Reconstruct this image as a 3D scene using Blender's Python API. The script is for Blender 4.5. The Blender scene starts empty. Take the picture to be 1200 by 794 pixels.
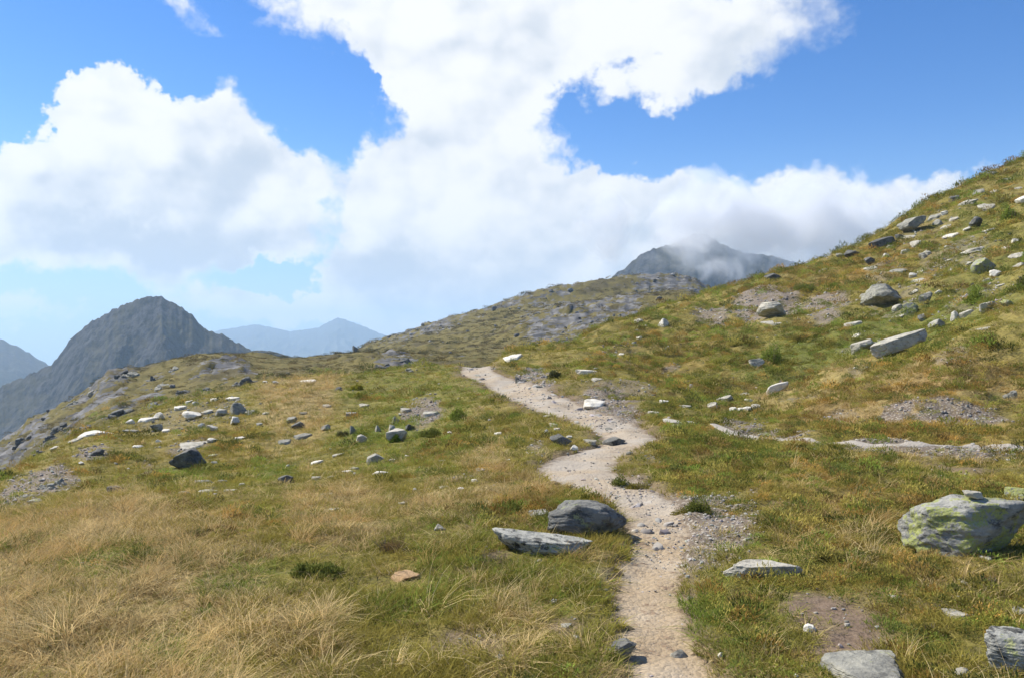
import bpy, bmesh, math, random
import numpy as np
from mathutils import Vector, Matrix

S = bpy.context.scene
C = S.collection
R = math.radians
FPX, CX, CY, EYE = 933.0, 600.0, 397.0, 1.7      # focal length and centre of the 1200 px photograph, eye height

# ------------------------------------------------------------------ camera, light, exposure
cam = bpy.data.cameras.new('camera')
cam.sensor_width = 36.0
cam.lens = FPX / 1200 * 36
cam.clip_start, cam.clip_end = 0.05, 40000
camo = bpy.data.objects.new('camera', cam)
camo.location = (0, 0, EYE)
camo.rotation_euler = (R(90), 0, 0)
C.objects.link(camo)
S.camera = camo

SUN_AZ, SUN_EL = R(-62), R(47)                    # azimuth from straight ahead, negative = left
sd = Vector((math.sin(SUN_AZ) * math.cos(SUN_EL), math.cos(SUN_AZ) * math.cos(SUN_EL), math.sin(SUN_EL)))
sun = bpy.data.lights.new('sun', 'SUN')
sun.energy = 4.8
sun.angle = R(0.5)
sun.color = (1.0, 0.95, 0.87)
suno = bpy.data.objects.new('sun', sun)
suno.rotation_euler = sd.to_track_quat('Z', 'Y').to_euler()
suno.location = (-30, 20, 60)
C.objects.link(suno)

S.view_settings.view_transform = 'Standard'
S.view_settings.look = 'None'
S.view_settings.exposure = 0.62
S.view_settings.gamma = 1.0
S.cycles.max_bounces = 4
S.cycles.diffuse_bounces = 2
S.cycles.transmission_bounces = 2
S.cycles.transparent_max_bounces = 8
S.cycles.volume_bounces = 6
S.cycles.volume_step_rate = .5


class NT:
    """small helper to write node trees"""
    def __init__(self, tree):
        self.t = tree

    def n(self, kind, **kw):
        nd = self.t.nodes.new(kind)
        for k, v in kw.items():
            setattr(nd, k, v)
        return nd

    def put(self, sock, v):
        if isinstance(v, bpy.types.NodeSocket):
            self.t.links.new(v, sock)
        else:
            sock.default_value = v

    def math(self, op, a, b=0.0, c=0.0, clamp=False):
        nd = self.n('ShaderNodeMath', operation=op, use_clamp=clamp)
        self.put(nd.inputs[0], a)
        self.put(nd.inputs[1], b)
        self.put(nd.inputs[2], c)
        return nd.outputs[0]

    def vec(self, op, a, b=(0, 0, 0), c=(0, 0, 0)):
        nd = self.n('ShaderNodeVectorMath', operation=op)
        self.put(nd.inputs[0], a)
        self.put(nd.inputs[1], b)
        if op == 'MULTIPLY_ADD':
            self.put(nd.inputs[2], c)
        return nd.outputs['Value'] if op in ('DOT_PRODUCT', 'LENGTH') else nd.outputs['Vector']

    def noise(self, vec, scale, detail=4, rough=0.55, dist=0.0, lac=2.0, color=False):
        nd = self.n('ShaderNodeTexNoise')
        self.put(nd.inputs['Vector'], vec)
        nd.inputs['Scale'].default_value = scale
        nd.inputs['Detail'].default_value = detail
        nd.inputs['Roughness'].default_value = rough
        nd.inputs['Lacunarity'].default_value = lac
        nd.inputs['Distortion'].default_value = dist
        return nd.outputs['Color' if color else 'Fac']

    def voro(self, vec, scale, feature='F1', rand=1.0):
        nd = self.n('ShaderNodeTexVoronoi', feature=feature)
        self.put(nd.inputs['Vector'], vec)
        nd.inputs['Scale'].default_value = scale
        nd.inputs['Randomness'].default_value = rand
        return nd.outputs['Distance']

    def step(self, v, lo, hi, a=0.0, b=1.0):
        nd = self.n('ShaderNodeMapRange', interpolation_type='SMOOTHSTEP')
        self.put(nd.inputs['Value'], v)
        self.put(nd.inputs['From Min'], lo)
        self.put(nd.inputs['From Max'], hi)
        self.put(nd.inputs['To Min'], a)
        self.put(nd.inputs['To Max'], b)
        return nd.outputs['Result']

    def mix(self, fac, a, b, blend='MIX'):
        nd = self.n('ShaderNodeMix', data_type='RGBA', blend_type=blend)
        nd.clamp_factor = True
        self.put(nd.inputs[0], fac)
        for s, v in ((nd.inputs[6], a), (nd.inputs[7], b)):
            self.put(s, v if isinstance(v, bpy.types.NodeSocket) else tuple(v) + (1.0,))
        return nd.outputs[2]

    def attr(self, name, kind='GEOMETRY', out='Fac'):
        nd = self.n('ShaderNodeAttribute', attribute_name=name, attribute_type=kind)
        return nd.outputs[out]


# ------------------------------------------------------------------ world: sky and cumulus
def azel(px, py):
    a = math.atan((px - CX) / FPX)
    return a, math.atan((CY - py) / FPX * math.cos(a))


W = bpy.data.worlds.new('World')
S.world = W
W.use_nodes = True
W.cycles.sampling_method = 'NONE'
W.node_tree.nodes.clear()
w = NT(W.node_tree)
out = w.n('ShaderNodeOutputWorld')
bg = w.n('ShaderNodeBackground')
bg.inputs['Strength'].default_value = 0.1
w.t.links.new(bg.outputs[0], out.inputs[0])
sky = w.n('ShaderNodeTexSky', sky_type='NISHITA')
sky.sun_disc = False
sky.sun_elevation = SUN_EL
sky.sun_rotation = SUN_AZ
sky.altitude = 2300
sky.air_density = 1.15
sky.dust_density = 0.55
sky.ozone_density = 1.3
tc = w.n('ShaderNodeTexCoord')
D = tc.outputs['Generated']

# (x, y, half width, half height, weight) in photograph pixels, turned into directions
CLOUDS = [
    (130, 122, 52, 46, 1.6), (105, 150, 48, 40, .8), (112, 205, 85, 62, 1.5), (32, 238, 62, 48, 1.3), (-70, 265, 90, 60, 1.3), (200, 178, 62, 52, 1.4),
    (285, 150, 50, 46, 1.55), (325, 175, 30, 40, .7), (305, 235, 85, 60, 1.5), (195, 270, 120, 50, 1.2), (358, 215, 30, 42, 1.15), (120, 315, 130, 34, .75),
    (470, 5, 90, 60, 1.5), (560, 40, 95, 75, 1.6), (660, 15, 90, 55, 1.4), (440, -60, 110, 60, 1.4), (555, 125, 62, 60, 1.4),
    (500, 175, 66, 44, 1.3), (440, 205, 42, 34, 1.1), (530, 235, 100, 62, 1.6), (640, 235, 90, 46, 1.5), (730, 250, 80, 48, 1.5),
    (815, 255, 60, 46, 1.4), (915, 228, 42, 36, 1.4), (930, 265, 70, 50, 1.5), (1015, 258, 60, 48, 1.4), (1075, 258, 50, 36, 1.2),
    (430, 300, 66, 42, 1.3), (540, 315, 110, 52, 1.6), (660, 310, 110, 50, 1.5), (470, 365, 70, 36, 1.0), (780, 310, 90, 50, 1.4),
    (900, 320, 110, 50, 1.4), (780, 30, 80, 55, 1.25), (860, 60, 80, 60, 1.25), (930, 25, 60, 50, .95), (800, 105, 60, 30, .9),
    (700, 95, 36, 24, .7), (985, 45, 46, 44, .7), (45, 374, 75, 11, 1.1), (330, 361, 78, 15, 1.75), (250, 352, 46, 15, 1.5),
    (420, 374, 50, 14, 1.3), (445, 392, 24, 8, 1.3), (212, 26, 24, 30, .85), (255, 38, 20, 10, .8), (368, 62, 24, 20, .75), (352, 10, 46, 20, .7),
    (1152, 165, 36, 9, .9), (1125, 207, 22, 14, .9), (1180, 212, 60, 22, 1.0), (25, 398, 22, 5, .7), (60, 415, 14, 5, .3),
]
CLEARS = [
    (60, 50, 100, 55, .9), (330, 95, 60, 36, .7), (408, 130, 52, 56, 1.35), (372, 120, 40, 50, .9), (722, 72, 36, 18, 1.0), (668, 110, 22, 16, .6), (770, 155, 90, 38, 1.1), (900, 150, 90, 40, 1.0),
    (1090, 100, 130, 90, 1.1), (312, 330, 56, 22, 1.6), (150, 345, 60, 12, .6), (388, 262, 20, 44, 1.3), (228, 108, 30, 24, .9), (40, 150, 40, 46, .8), (300, 400, 140, 10, .8), (700, 162, 40, 28, 1.0), (110, 350, 60, 14, .4), (230, 60, 60, 70, .35),
    (380, 400, 110, 9, .5), (866, 205, 18, 22, .8), (1090, 195, 60, 16, .5),
]
GREYS = [
    (300, 190, 55, 50, .9), (190, 288, 110, 22, 1.5), (90, 270, 60, 36, .5), (560, 330, 75, 30, .85), (430, 335, 50, 26, .85), (690, 270, 80, 40, .5),
    (545, 150, 40, 40, .45), (760, 300, 60, 30, .6), (960, 290, 80, 30, .8), (620, 80, 60, 40, .4), (860, 80, 60, 40, .5), (470, 290, 40, 22, .5), (240, 240, 60, 40, .55),
]
sep = w.n('ShaderNodeSeparateXYZ')
w.put(sep.inputs[0], D)
warp1 = w.vec('SUBTRACT', w.noise(D, 6.0, 2, .5, color=True), (.5, .5, .5))
warp2 = w.vec('SUBTRACT', w.noise(D, 22.0, 3, .6, color=True), (.5, .5, .5))
az = w.math('ARCTAN2', sep.outputs[0], sep.outputs[1])
el = w.math('ARCSINE', sep.outputs[2])
comb = w.n('ShaderNodeCombineXYZ')
w.put(comb.inputs[0], az)
w.put(comb.inputs[1], el)
UV0 = comb.outputs[0]
UV = w.vec('MULTIPLY_ADD', warp1, (.09, .07, 0), UV0)
UV = w.vec('MULTIPLY_ADD', warp2, (.065, .055, 0), UV)


def blobs(items, uv, start):
    acc = start
    for (px, py, hw, hh, wt) in items:
        a, e = azel(px, py)
        ca = math.cos(a)
        sx, sy = hw / FPX * ca * ca, hh / FPX * ca
        q = w.vec('MULTIPLY_ADD', uv, (1 / sx, 1 / sy, 0), (-a / sx, -e / sy, 0))
        g = w.math('POWER', math.exp(-0.7), w.vec('DOT_PRODUCT', q, q))
        acc = w.math('MULTIPLY_ADD', g, wt, acc)
    return acc


warp3 = w.vec('SUBTRACT', w.noise(D, 75.0, 2, .6, color=True), (.5, .5, .5))
UV = w.vec('MULTIPLY_ADD', warp3, (.022, .02, 0), UV)
ND = w.vec('MULTIPLY', D, (1, 1, 1.5))
broad = w.noise(ND, 2.3, 3, .55)                                   # the drifting cumulus of the whole sky, in the frame and out of it
midn = w.noise(ND, 8.0, 3, .5)
fine = w.noise(w.vec('MULTIPLY_ADD', warp2, (.04, .04, .04), ND), 20.0, 6, .62)
puff = w.voro(w.vec('MULTIPLY_ADD', warp2, (.05, .05, .05), D), 24.0, 'F1')
puff2 = w.voro(w.vec('MULTIPLY_ADD', warp3, (.03, .03, .03), D), 62.0, 'F1')
inview = w.step(w.vec('DOT_PRODUCT', D, (0, .988, .155)), .74, .84)
start = w.math('MULTIPLY', w.math('SUBTRACT', broad, .47), w.math('MULTIPLY_ADD', inview, -5.2, 7.0))
den = blobs(CLOUDS, UV, start)
den = w.math('SUBTRACT', den, blobs(CLEARS, UV, 0.0))
den = w.math('MULTIPLY_ADD', w.math('SUBTRACT', midn, .5), 1.3, den)
den = w.math('MULTIPLY_ADD', w.math('SUBTRACT', fine, .5), 1.9, den)
den = w.math('MULTIPLY_ADD', w.math('SUBTRACT', .42, puff), .9, den)
den = w.math('MULTIPLY_ADD', w.math('SUBTRACT', .42, puff2), .35, den)
soft = w.step(w.noise(ND, 4.0, 3, .5), .38, .62)                   # some edges crisp, some frayed
hi = w.math('MULTIPLY_ADD', soft, 1.0, .70)
hi = w.math('MULTIPLY_ADD', w.math('MULTIPLY', w.step(az, .12, .38), w.step(el, .24, .32)), 1.1, hi)
alpha = w.step(den, .36, hi)
alpha = w.math('MULTIPLY', alpha, w.step(den, .3, 1.25, .86, 1.0))
# light from the upper left: compare the noise with itself a step towards the sun
offn = w.vec('ADD', ND, (-.020, .004, .028))
relief = w.math('SUBTRACT', w.noise(offn, 8.0, 3, .5), w.noise(ND, 8.0, 3, .5))
offp = w.vec('ADD', w.vec('MULTIPLY_ADD', warp2, (.05, .05, .05), D), (-.010, .0, .014))
relief2 = w.math('SUBTRACT', puff, w.voro(offp, 24.0, 'F1'))
grey = w.math('MULTIPLY', blobs(GREYS, UV, 0.0), .85)
grey = w.math('MULTIPLY_ADD', relief, 3.0, grey)
grey = w.math('MULTIPLY_ADD', relief2, .5, grey)
grey = w.math('MULTIPLY_ADD', w.math('SUBTRACT', fine, .5), .6, grey)
grey = w.math('MULTIPLY_ADD', w.math('SUBTRACT', midn, .5), 1.0, grey)
grey = w.math('MULTIPLY', w.step(grey, -.25, 1.2), w.step(den, .5, 1.3, .25, 1.0))
ccol = w.mix(grey, (6.7, 6.75, 6.8), (4.0, 4.5, 5.2))
haze_low = w.step(el, .0, .26, .75, .0)
hs = w.n('ShaderNodeHueSaturation')
hs.inputs['Saturation'].default_value = 1.42
hs.inputs['Value'].default_value = 1.08
hs.inputs['Hue'].default_value = .511
w.put(hs.inputs['Color'], sky.outputs[0])
skyc = w.mix(haze_low, hs.outputs[0], (2.0, 3.6, 5.9))
w.put(bg.inputs['Color'], w.mix(alpha, skyc, ccol))


# ------------------------------------------------------------------ numeric noise
def _h(ix, iy, seed):
    h = (ix.astype(np.int64) * 374761393 + iy.astype(np.int64) * 668265263 + seed * 1442695041) & 0xFFFFFFFF
    h = ((h ^ (h >> 13)) * 1274126177) & 0xFFFFFFFF
    return (h ^ (h >> 16)) & 0xFFFFFFFF


def perlin(x, y, seed=0):
    ix, iy = np.floor(x), np.floor(y)
    fx, fy = x - ix, y - iy
    u, v = fx * fx * fx * (fx * (fx * 6 - 15) + 10), fy * fy * fy * (fy * (fy * 6 - 15) + 10)

    def g(dx, dy):
        a = _h(ix + dx, iy + dy, seed) * (2 * np.pi / 4294967296.0)
        return np.cos(a) * (fx - dx) + np.sin(a) * (fy - dy)
    a = g(0, 0) * (1 - u) + g(1, 0) * u
    b = g(0, 1) * (1 - u) + g(1, 1) * u
    return (a * (1 - v) + b * v) * 1.5


def fbm(x, y, seed=0, octaves=4, gain=.5):
    t, a, f, n = 0, 1.0, 1.0, 0
    for k in range(octaves):
        t = t + a * perlin(x * f + 17.3 * k, y * f - 9.1 * k, seed + k)
        n += a
        a *= gain
        f *= 2.03
    return t / n


def sst(x, lo, hi):
    t = np.clip((x - lo) / (hi - lo), 0, 1)
    return t * t * (3 - 2 * t)


def pchip(xs, ys, x):
    """monotone cubic through columns; ys may be (n, m)"""
    xs = np.asarray(xs, float)
    ys = np.asarray(ys, float)
    h = np.diff(xs)
    d = (np.diff(ys, axis=0).T / h).T
    m = np.zeros_like(ys)
    w1, w2 = 2 * h[1:] + h[:-1], h[1:] + 2 * h[:-1]
    if ys.ndim > 1:
        w1, w2 = w1[:, None], w2[:, None]
    with np.errstate(divide='ignore', invalid='ignore'):
        hm = (w1 + w2) / (w1 / d[:-1] + w2 / d[1:])
    m[1:-1] = np.where(d[:-1] * d[1:] > 0, hm, 0)
    m[0], m[-1] = d[0], d[-1]
    i = np.clip(np.searchsorted(xs, x) - 1, 0, len(xs) - 2)
    t = np.clip((x - xs[i]) / h[i], 0, 1)
    hh = h[i]
    if ys.ndim > 1:
        t, hh = t[:, None], hh[:, None]
    return ((1 + 2 * t) * (1 - t) ** 2 * ys[i] + t * (1 - t) ** 2 * hh * m[i] + t * t * (3 - 2 * t) * ys[i + 1] + t * t * (t - 1) * hh * m[i + 1])


# ------------------------------------------------------------------ the lie of the land
# for each bearing (given as a column of the photograph): distance ahead in metres and the row where the ground there is seen
NEAR = [(1.0, 1983), (2.0, 1190), (4.0, 794)]
LAND = {
    -220: [(6.5, 662), (8.5, 632), (11, 616), (13.5, 610), (16, 602), (19, 597), (22, 597), (30, 625), (45, 640), (70, 630), (100, 600), (125, 578), (180, 690), (300, 760), (400, 740), (520, 710)],
    0: [(6.5, 655), (8.5, 622), (11, 600), (13.5, 592), (16, 575), (19, 562), (22, 557), (30, 575), (45, 592), (70, 580), (100, 552), (125, 524), (180, 640), (300, 760), (400, 730), (520, 700)],
    50: [(6.5, 652), (8.5, 617), (11, 592), (14, 584), (17, 560), (21, 540), (24.5, 531), (33, 552), (47, 565), (72, 550), (105, 515), (132, 489), (185, 590), (300, 720), (400, 710), (520, 690)],
    100: [(6.5, 648), (8.5, 612), (11.5, 584), (15, 575), (19, 545), (23, 520), (27, 508), (36, 530), (50, 540), (75, 520), (110, 485), (140, 461), (190, 540), (300, 650), (400, 690), (520, 680)],
    130: [(6.5, 646), (8.5, 610), (11.5, 580), (15, 571), (19, 545), (23, 518), (29, 499), (38, 520), (52, 527), (77, 507), (112, 466), (142, 437), (195, 520), (300, 640), (400, 680), (520, 680)],
    170: [(6.5, 645), (8.5, 608), (11.5, 577), (15, 567), (19, 545), (24, 515), (31, 486), (40, 505), (55, 510), (80, 490), (115, 455), (145, 431), (200, 500), (300, 620), (400, 670), (520, 680)],
    250: [(6.5, 643), (8.5, 605), (11.5, 573), (15, 563), (20, 535), (26, 498), (34, 463), (44, 483), (60, 488), (85, 470), (120, 435), (150, 414), (210, 470), (300, 580), (400, 640), (520, 670)],
    330: [(6.5, 641), (8.5, 603), (11.5, 568), (15, 557), (20, 527), (27, 485), (37, 447), (47, 462), (65, 462), (90, 450), (125, 430), (155, 420), (220, 440), (300, 480), (400, 520), (520, 560)],
    420: [(6.5, 641), (8.7, 596), (11.5, 558), (15, 545), (19, 521), (27, 478), (38, 440), (48, 455), (65, 452), (90, 443), (125, 425), (160, 414), (220, 420), (300, 416), (400, 409), (520, 440)],
    490: [(6.5, 641), (9, 583), (11.5, 552), (15, 536), (19, 512), (27, 470), (38, 434), (48, 450), (65, 445), (90, 437), (125, 425), (160, 418), (220, 416), (300, 402), (400, 385), (520, 420)],
    550: [(6.5, 641), (9, 577), (11.5, 546), (15, 522), (19, 500), (26, 465), (37, 430), (47, 446), (65, 446), (90, 439), (125, 429), (160, 422), (220, 410), (300, 390), (400, 365), (520, 400)],
    600: [(6.5, 641), (9, 575), (11.5, 543), (15, 513), (19, 491), (26, 458), (35, 430), (42, 415), (60, 440), (85, 440), (120, 430), (160, 420), (220, 402), (300, 378), (400, 350), (520, 385)],
    650: [(6.5, 641), (9, 573), (11.5, 541), (15, 507), (19, 484), (26, 452), (35, 428), (47, 402), (65, 425), (90, 430), (125, 422), (160, 410), (220, 392), (300, 362), (400, 335), (520, 370)],
    700: [(6.5, 641), (9, 572), (11.5, 539), (15, 507), (19, 484), (25, 455), (33, 430), (43, 405), (54, 388), (75, 405), (110, 410), (150, 400), (220, 380), (300, 355), (400, 329), (520, 365)],
    750: [(6.5, 641), (9, 573), (11.5, 541), (15, 508), (19, 488), (25, 462), (31, 440), (42, 405), (57, 370), (80, 390), (115, 395), (155, 388), (220, 372), (300, 348), (400, 324), (520, 360)],
    800: [(6.5, 641), (9, 573), (11.5, 542), (15, 507), (19, 487), (25, 468), (30, 448), (42, 403), (60, 355), (80, 372), (115, 380), (155, 375), (220, 362), (300, 343), (400, 322), (520, 360)],
    830: [(6.5, 641), (9, 573), (11.5, 542), (15, 507), (19, 486), (24.5, 469), (29.5, 449), (42, 398), (57, 357), (66, 346), (110, 372), (155, 370), (220, 360), (300, 350), (400, 335), (520, 380)],
    900: [(6.4, 643), (8.7, 573), (11.5, 540), (14.5, 511), (18, 488), (23, 466), (28, 453), (41, 392), (54, 347), (68, 326), (105, 350), (155, 370), (220, 385), (300, 390), (400, 392), (520, 400)],
    1000: [(6.3, 645), (8.5, 580), (11, 540), (14, 513), (17.5, 470), (21.5, 433), (26, 440), (39, 375), (53, 325), (70, 294), (100, 310), (150, 340), (220, 365), (300, 375), (400, 385), (520, 400)],
    1100: [(6.2, 646), (8.3, 590), (10.5, 553), (13.5, 518), (17, 450), (21, 401), (25, 408), (38, 345), (54, 285), (72, 235), (100, 255), (150, 300), (220, 335), (300, 360), (400, 380), (520, 400)],
    1200: [(6.1, 645), (8.2, 586), (10.5, 550), (13, 522), (16.5, 440), (20, 366), (24, 372), (37, 310), (55, 240), (75, 189), (100, 205), (150, 260), (220, 310), (300, 340), (400, 370), (520, 400)],
    1350: [(6, 640), (8.2, 580), (10.5, 540), (13, 505), (16, 410), (20, 330), (25, 330), (37, 250), (55, 165), (78, 100), (105, 120), (150, 200), (220, 270), (300, 310), (400, 360), (520, 400)],
    1700: [(6, 640), (8.2, 570), (10.5, 520), (13, 470), (16, 370), (20, 280), (25, 260), (37, 180), (55, 80), (78, 20), (105, 50), (150, 140), (220, 230), (300, 290), (400, 350), (520, 400)],
}
for p_, l_ in LAND.items():                                    # steep rocky faces and flat benches of the far hill
    dct = dict(l_)
    k7 = [q for q in l_ if q[0] == 400][0]
    k6 = [q for q in l_ if q[0] == 300][0]
    k5 = l_[l_.index(k6) - 1]
    bb = max(0.0, min(1.0, (p_ - 560) / 90.0, (900 - p_) / 60.0))
    extra = [(255, k5[1] + (k6[1] - k5[1]) * (.5 + .4 * bb)), (372, k6[1] + (k7[1] - k6[1]) * (.72 - .55 * bb))]
    l_.extend(extra)
    l_.sort()
PXS = sorted(LAND)


def _far(px):
    zl = -190 if px < 400 else -150
    return [(800, CY - (zl - EYE) * FPX / 800), (7000, CY + 262 * FPX / 7000)]


TH = np.concatenate([np.linspace(-180, -46, 56)[:-1], np.linspace(-46, 46, 621), np.linspace(46, 180, 56)[1:]])
TH = np.radians(TH)
RR = np.concatenate([np.geomspace(.25, 2.5, 30)[:-1], np.geomspace(2.5, 100, 640)[:-1], np.geomspace(100, 620, 190)[:-1], np.geomspace(620, 9000, 40)])
LR = np.log(RR)
px_of = np.clip(np.tan(np.clip(TH, -1.3, 1.3)) * FPX + CX, PXS[0], PXS[-1])
pts = np.array([NEAR + LAND[p] + _far(p) for p in PXS], float)           # (columns, lines, 2)
pts[:, :, 0] = np.log(pts[:, :, 0])
flat = pts.reshape(len(PXS), -1)
cols = pchip(PXS, flat, px_of).reshape(len(TH), -1, 2)
Z0 = np.zeros((len(TH), len(RR)))
cosb = np.cos(np.arctan((px_of - CX) / FPX))
for i in range(len(TH)):
    dd = RR * cosb[i]
    zz = EYE - (cols[i, :, 1] - CY) * np.exp(cols[i, :, 0]) / FPX
    zz = np.concatenate([[0.0], zz])
    ld = np.concatenate([[math.log(.2)], cols[i, :, 0]])
    Z0[i] = pchip(ld, zz, np.log(np.clip(dd, .21, 6999)))
back = 1 - sst(np.abs(TH), R(75), R(150))
Z0 = Z0 * back[:, None]
# soften kinks between bearings
for _ in range(3):
    Z0[1:-1] = .25 * Z0[:-2] + .5 * Z0[1:-1] + .25 * Z0[2:]
X = np.sin(TH)[:, None] * RR[None, :]
Y = np.cos(TH)[:, None] * RR[None, :]
RG = np.broadcast_to(RR[None, :], X.shape)
Zn = np.zeros_like(X)
for k, lam in enumerate((.22, .45, .9, 1.8, 3.6, 8, 17, 36)):
    amp = .052 * lam ** .82
    wgt = sst(RG / lam, 3.0, 9.0) * (1 - sst(RG / lam, 260, 520))
    nn = perlin(X / lam + 31.7 * k, Y / lam + 5.1 * k, 40 + k)
    if k in (1, 2, 3):
        nn = .5 * nn + .5 * (1 - 2.2 * np.abs(perlin(X / lam * .8 - 3.3 * k, Y / lam * .8 + 8.8 * k, 60 + k))) * .5
    Zn += wgt * amp * nn * (1 + (.9 * sst(X / RG, .05, .25) * sst(RG, 5, 11) + 1.1 * sst(RG, 12, 20) * sst(X / RG, -.05, .2) + .3 * sst(RG, 12, 20) if k in (1, 2, 3, 4) else 0) * (1 - sst(RG, 80, 110)))
hillside = sst(RG, 85, 130) * (1 - sst(RG, 600, 900))
crag = 1 - np.abs(perlin(X / 23, Y / 30, 91)) * 2.0
crag2 = 1 - np.abs(fbm(X / 9, Y / 12, 95, 3)) * 2.6
cliffy = sst(fbm(X / 45, Y / 45, 77, 3), -.05, .3)
Zn += hillside * (cliffy * (np.clip(crag, 0, 1) ** 2 * 1.1 + np.clip(crag2, 0, 1) * .7) - .6 * cliffy) + hillside * .4 * fbm(X / 6, Y / 8, 97, 4, .6)
terr = (Z0 + Zn) / 3.1 + .5 * fbm(X / 60, Y / 60, 123, 2)                # bands of rock along the far hill
Zn += hillside * sst(RG, 190, 260) * (sst(terr - np.floor(terr), .45, .95) - .5) * .7
Z = Z0 + Zn


def zat(x, y, grid=None):
    g = Z if grid is None else grid
    th, lr = np.arctan2(x, y), np.log(np.clip(np.hypot(x, y), .26, 8900))
    i = np.clip(np.searchsorted(TH, th) - 1, 0, len(TH) - 2)
    j = np.clip(np.searchsorted(LR, lr) - 1, 0, len(LR) - 2)
    a = np.clip((th - TH[i]) / (TH[i + 1] - TH[i]), 0, 1)
    b = np.clip((lr - LR[j]) / (LR[j + 1] - LR[j]), 0, 1)
    return (g[i, j] * (1 - a) + g[i + 1, j] * a) * (1 - b) + (g[i, j + 1] * (1 - a) + g[i + 1, j + 1] * a) * b


DS = np.geomspace(2.5, 900, 3500)


def hit(px, py, grid=None):
    """the ground point seen at a place of the photograph"""
    a, b = (px - CX) / FPX, (py - CY) / FPX
    zr = EYE - b * DS
    zg = zat(a * DS, DS, grid)
    below = np.nonzero(zr <= zg)[0]
    i = below[0] if len(below) else int(np.argmin((zr - zg) / DS + 1e-9 * DS))
    d = DS[i]
    return a * d, d, float(zg[i])


# ------------------------------------------------------------------ the path, laid on the land
PATH = [(792, 840, .30), (788, 794, .28), (784, 765, .27), (768, 738, .27), (761, 710, .27), (758, 682, .29), (766, 655, .27), (774, 632, .29), (772, 612, .33),
        (762, 594, .38), (738, 577, .46), (704, 562, .55), (676, 549, .62), (680, 538, .6), (702, 527, .52), (728, 518, .5), (741, 510, .6), (722, 498, .62),
        (690, 485, .8), (655, 473, .85), (622, 462, .85), (596, 450, .8), (574, 440, .8), (559, 433, .8)]
cp = np.array([hit(a, b)[:2] + (c,) for a, b, c in PATH])
last = cp[-1] * np.array([1.25, 1.25, 1.0])
cp = np.vstack([[cp[0, 0] - .05, .3, .3], cp, last])
seg = np.concatenate([[0], np.cumsum(np.hypot(np.diff(cp[:, 0]), np.diff(cp[:, 1])))])
ss = np.arange(0, seg[-1], .09)
for _ in range(1):
    PL = pchip(seg, cp, ss)
ker = np.ones(9) / 9
for c_ in range(3):
    PL[:, c_] = np.convolve(np.pad(PL[:, c_], 4, mode='edge'), ker, 'valid')


def path_dist(x, y):
    """distance to the middle of the path and the half width there"""
    shp = np.shape(x)
    xf, yf = np.ravel(x), np.ravel(y)
    best = np.full(xf.shape, 1e9)
    wd = np.full(xf.shape, .4)
    P = PL[::4]
    near = np.nonzero((yf > -1) & (yf < 52) & (np.abs(xf) < 12))[0]
    for a in range(0, len(near), 20000):
        idx = near[a:a + 20000]
        q = (xf[idx, None] - P[None, :, 0]) ** 2 + (yf[idx, None] - P[None, :, 1]) ** 2
        k = q.argmin(1)
        best[idx] = np.sqrt(q[np.arange(len(idx)), k])
        wd[idx] = P[k, 2]
    return best.reshape(shp), wd.reshape(shp)


pd, pw = path_dist(X, Y)
edge_n = .22 * fbm(X / .5, Y / .5, 301, 3) + .1 * perlin(X / .13, Y / .13, 305)
prel = pd / pw + edge_n
carve = (.085 + .003 * np.clip(RG, 0, 45)) * (1 - sst(prel, .55, 1.25))
ZU = Z.copy()
Z = Z - carve


# ------------------------------------------------------------------ patches of ground: scree, bare soil, dry grass, green
def patch(px0, px1, py0, py1):
    """a place in the photograph -> centre, half sizes and bearing of the patch on the ground"""
    x, y, _ = hit((px0 + px1) / 2, (py0 + py1) / 2, ZU)
    _, ya, _ = hit((px0 + px1) / 2, py1, ZU)
    _, yb, _ = hit((px0 + px1) / 2, py0, ZU)
    r = math.hypot(x, y)
    th = math.atan2(x, y)
    return th, math.log(r), max((px1 - px0) / 2 / FPX * math.cos(th) ** 2, 1e-3), max(abs(math.log(max(yb, 1) / max(ya, 1))) / 2, .03)


GRAVEL = [(745, 890, 572, 665, 1), (770, 850, 585, 655, 1), (700, 770, 552, 585, 1), (670, 755, 455, 505, 1), (600, 650, 428, 470, .9), (1020, 1200, 468, 500, .9), (860, 950, 505, 518, .8), (950, 1200, 514, 528, .9),
          (840, 900, 490, 506, .8), (850, 940, 335, 378, .9), (930, 1000, 340, 375, .8), (810, 860, 355, 380, .7), (470, 520, 465, 500, .9), (35, 95, 545, 578, .9), (0, 55, 565, 598, .9),
          (90, 130, 520, 540, .8), (150, 300, 470, 505, .45), (190, 250, 515, 530, .6), (615, 640, 512, 532, .6), (525, 560, 553, 566, .5), (1090, 1140, 408, 425, .5), (960, 1010, 480, 500, .5),
          (990, 1020, 425, 440, .5), (775, 800, 428, 440, .6), (730, 770, 445, 458, .5), (1010, 1060, 305, 330, .5), (235, 260, 565, 580, .6), (755, 775, 530, 548, .5), (1070, 1170, 285, 330, .5), (1100, 1190, 330, 370, .45), (1010, 1090, 340, 380, .5), (1040, 1120, 250, 290, .4), (980, 1040, 395, 415, .4), (700, 760, 400, 425, .35)]
SOIL = [(890, 1040, 685, 792, 1.0), (1000, 1110, 690, 720, .6), (500, 600, 735, 770, .8), (640, 690, 722, 745, .7), (900, 940, 575, 595, .6), (1080, 1190, 545, 565, .7), (90, 150, 695, 720, .6), (560, 600, 640, 665, .7),
        (1080, 1130, 675, 700, .6), (640, 760, 440, 470, .3), (870, 900, 560, 575, .6), (830, 860, 585, 600, .6), (165, 180, 540, 565, .6)]
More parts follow.
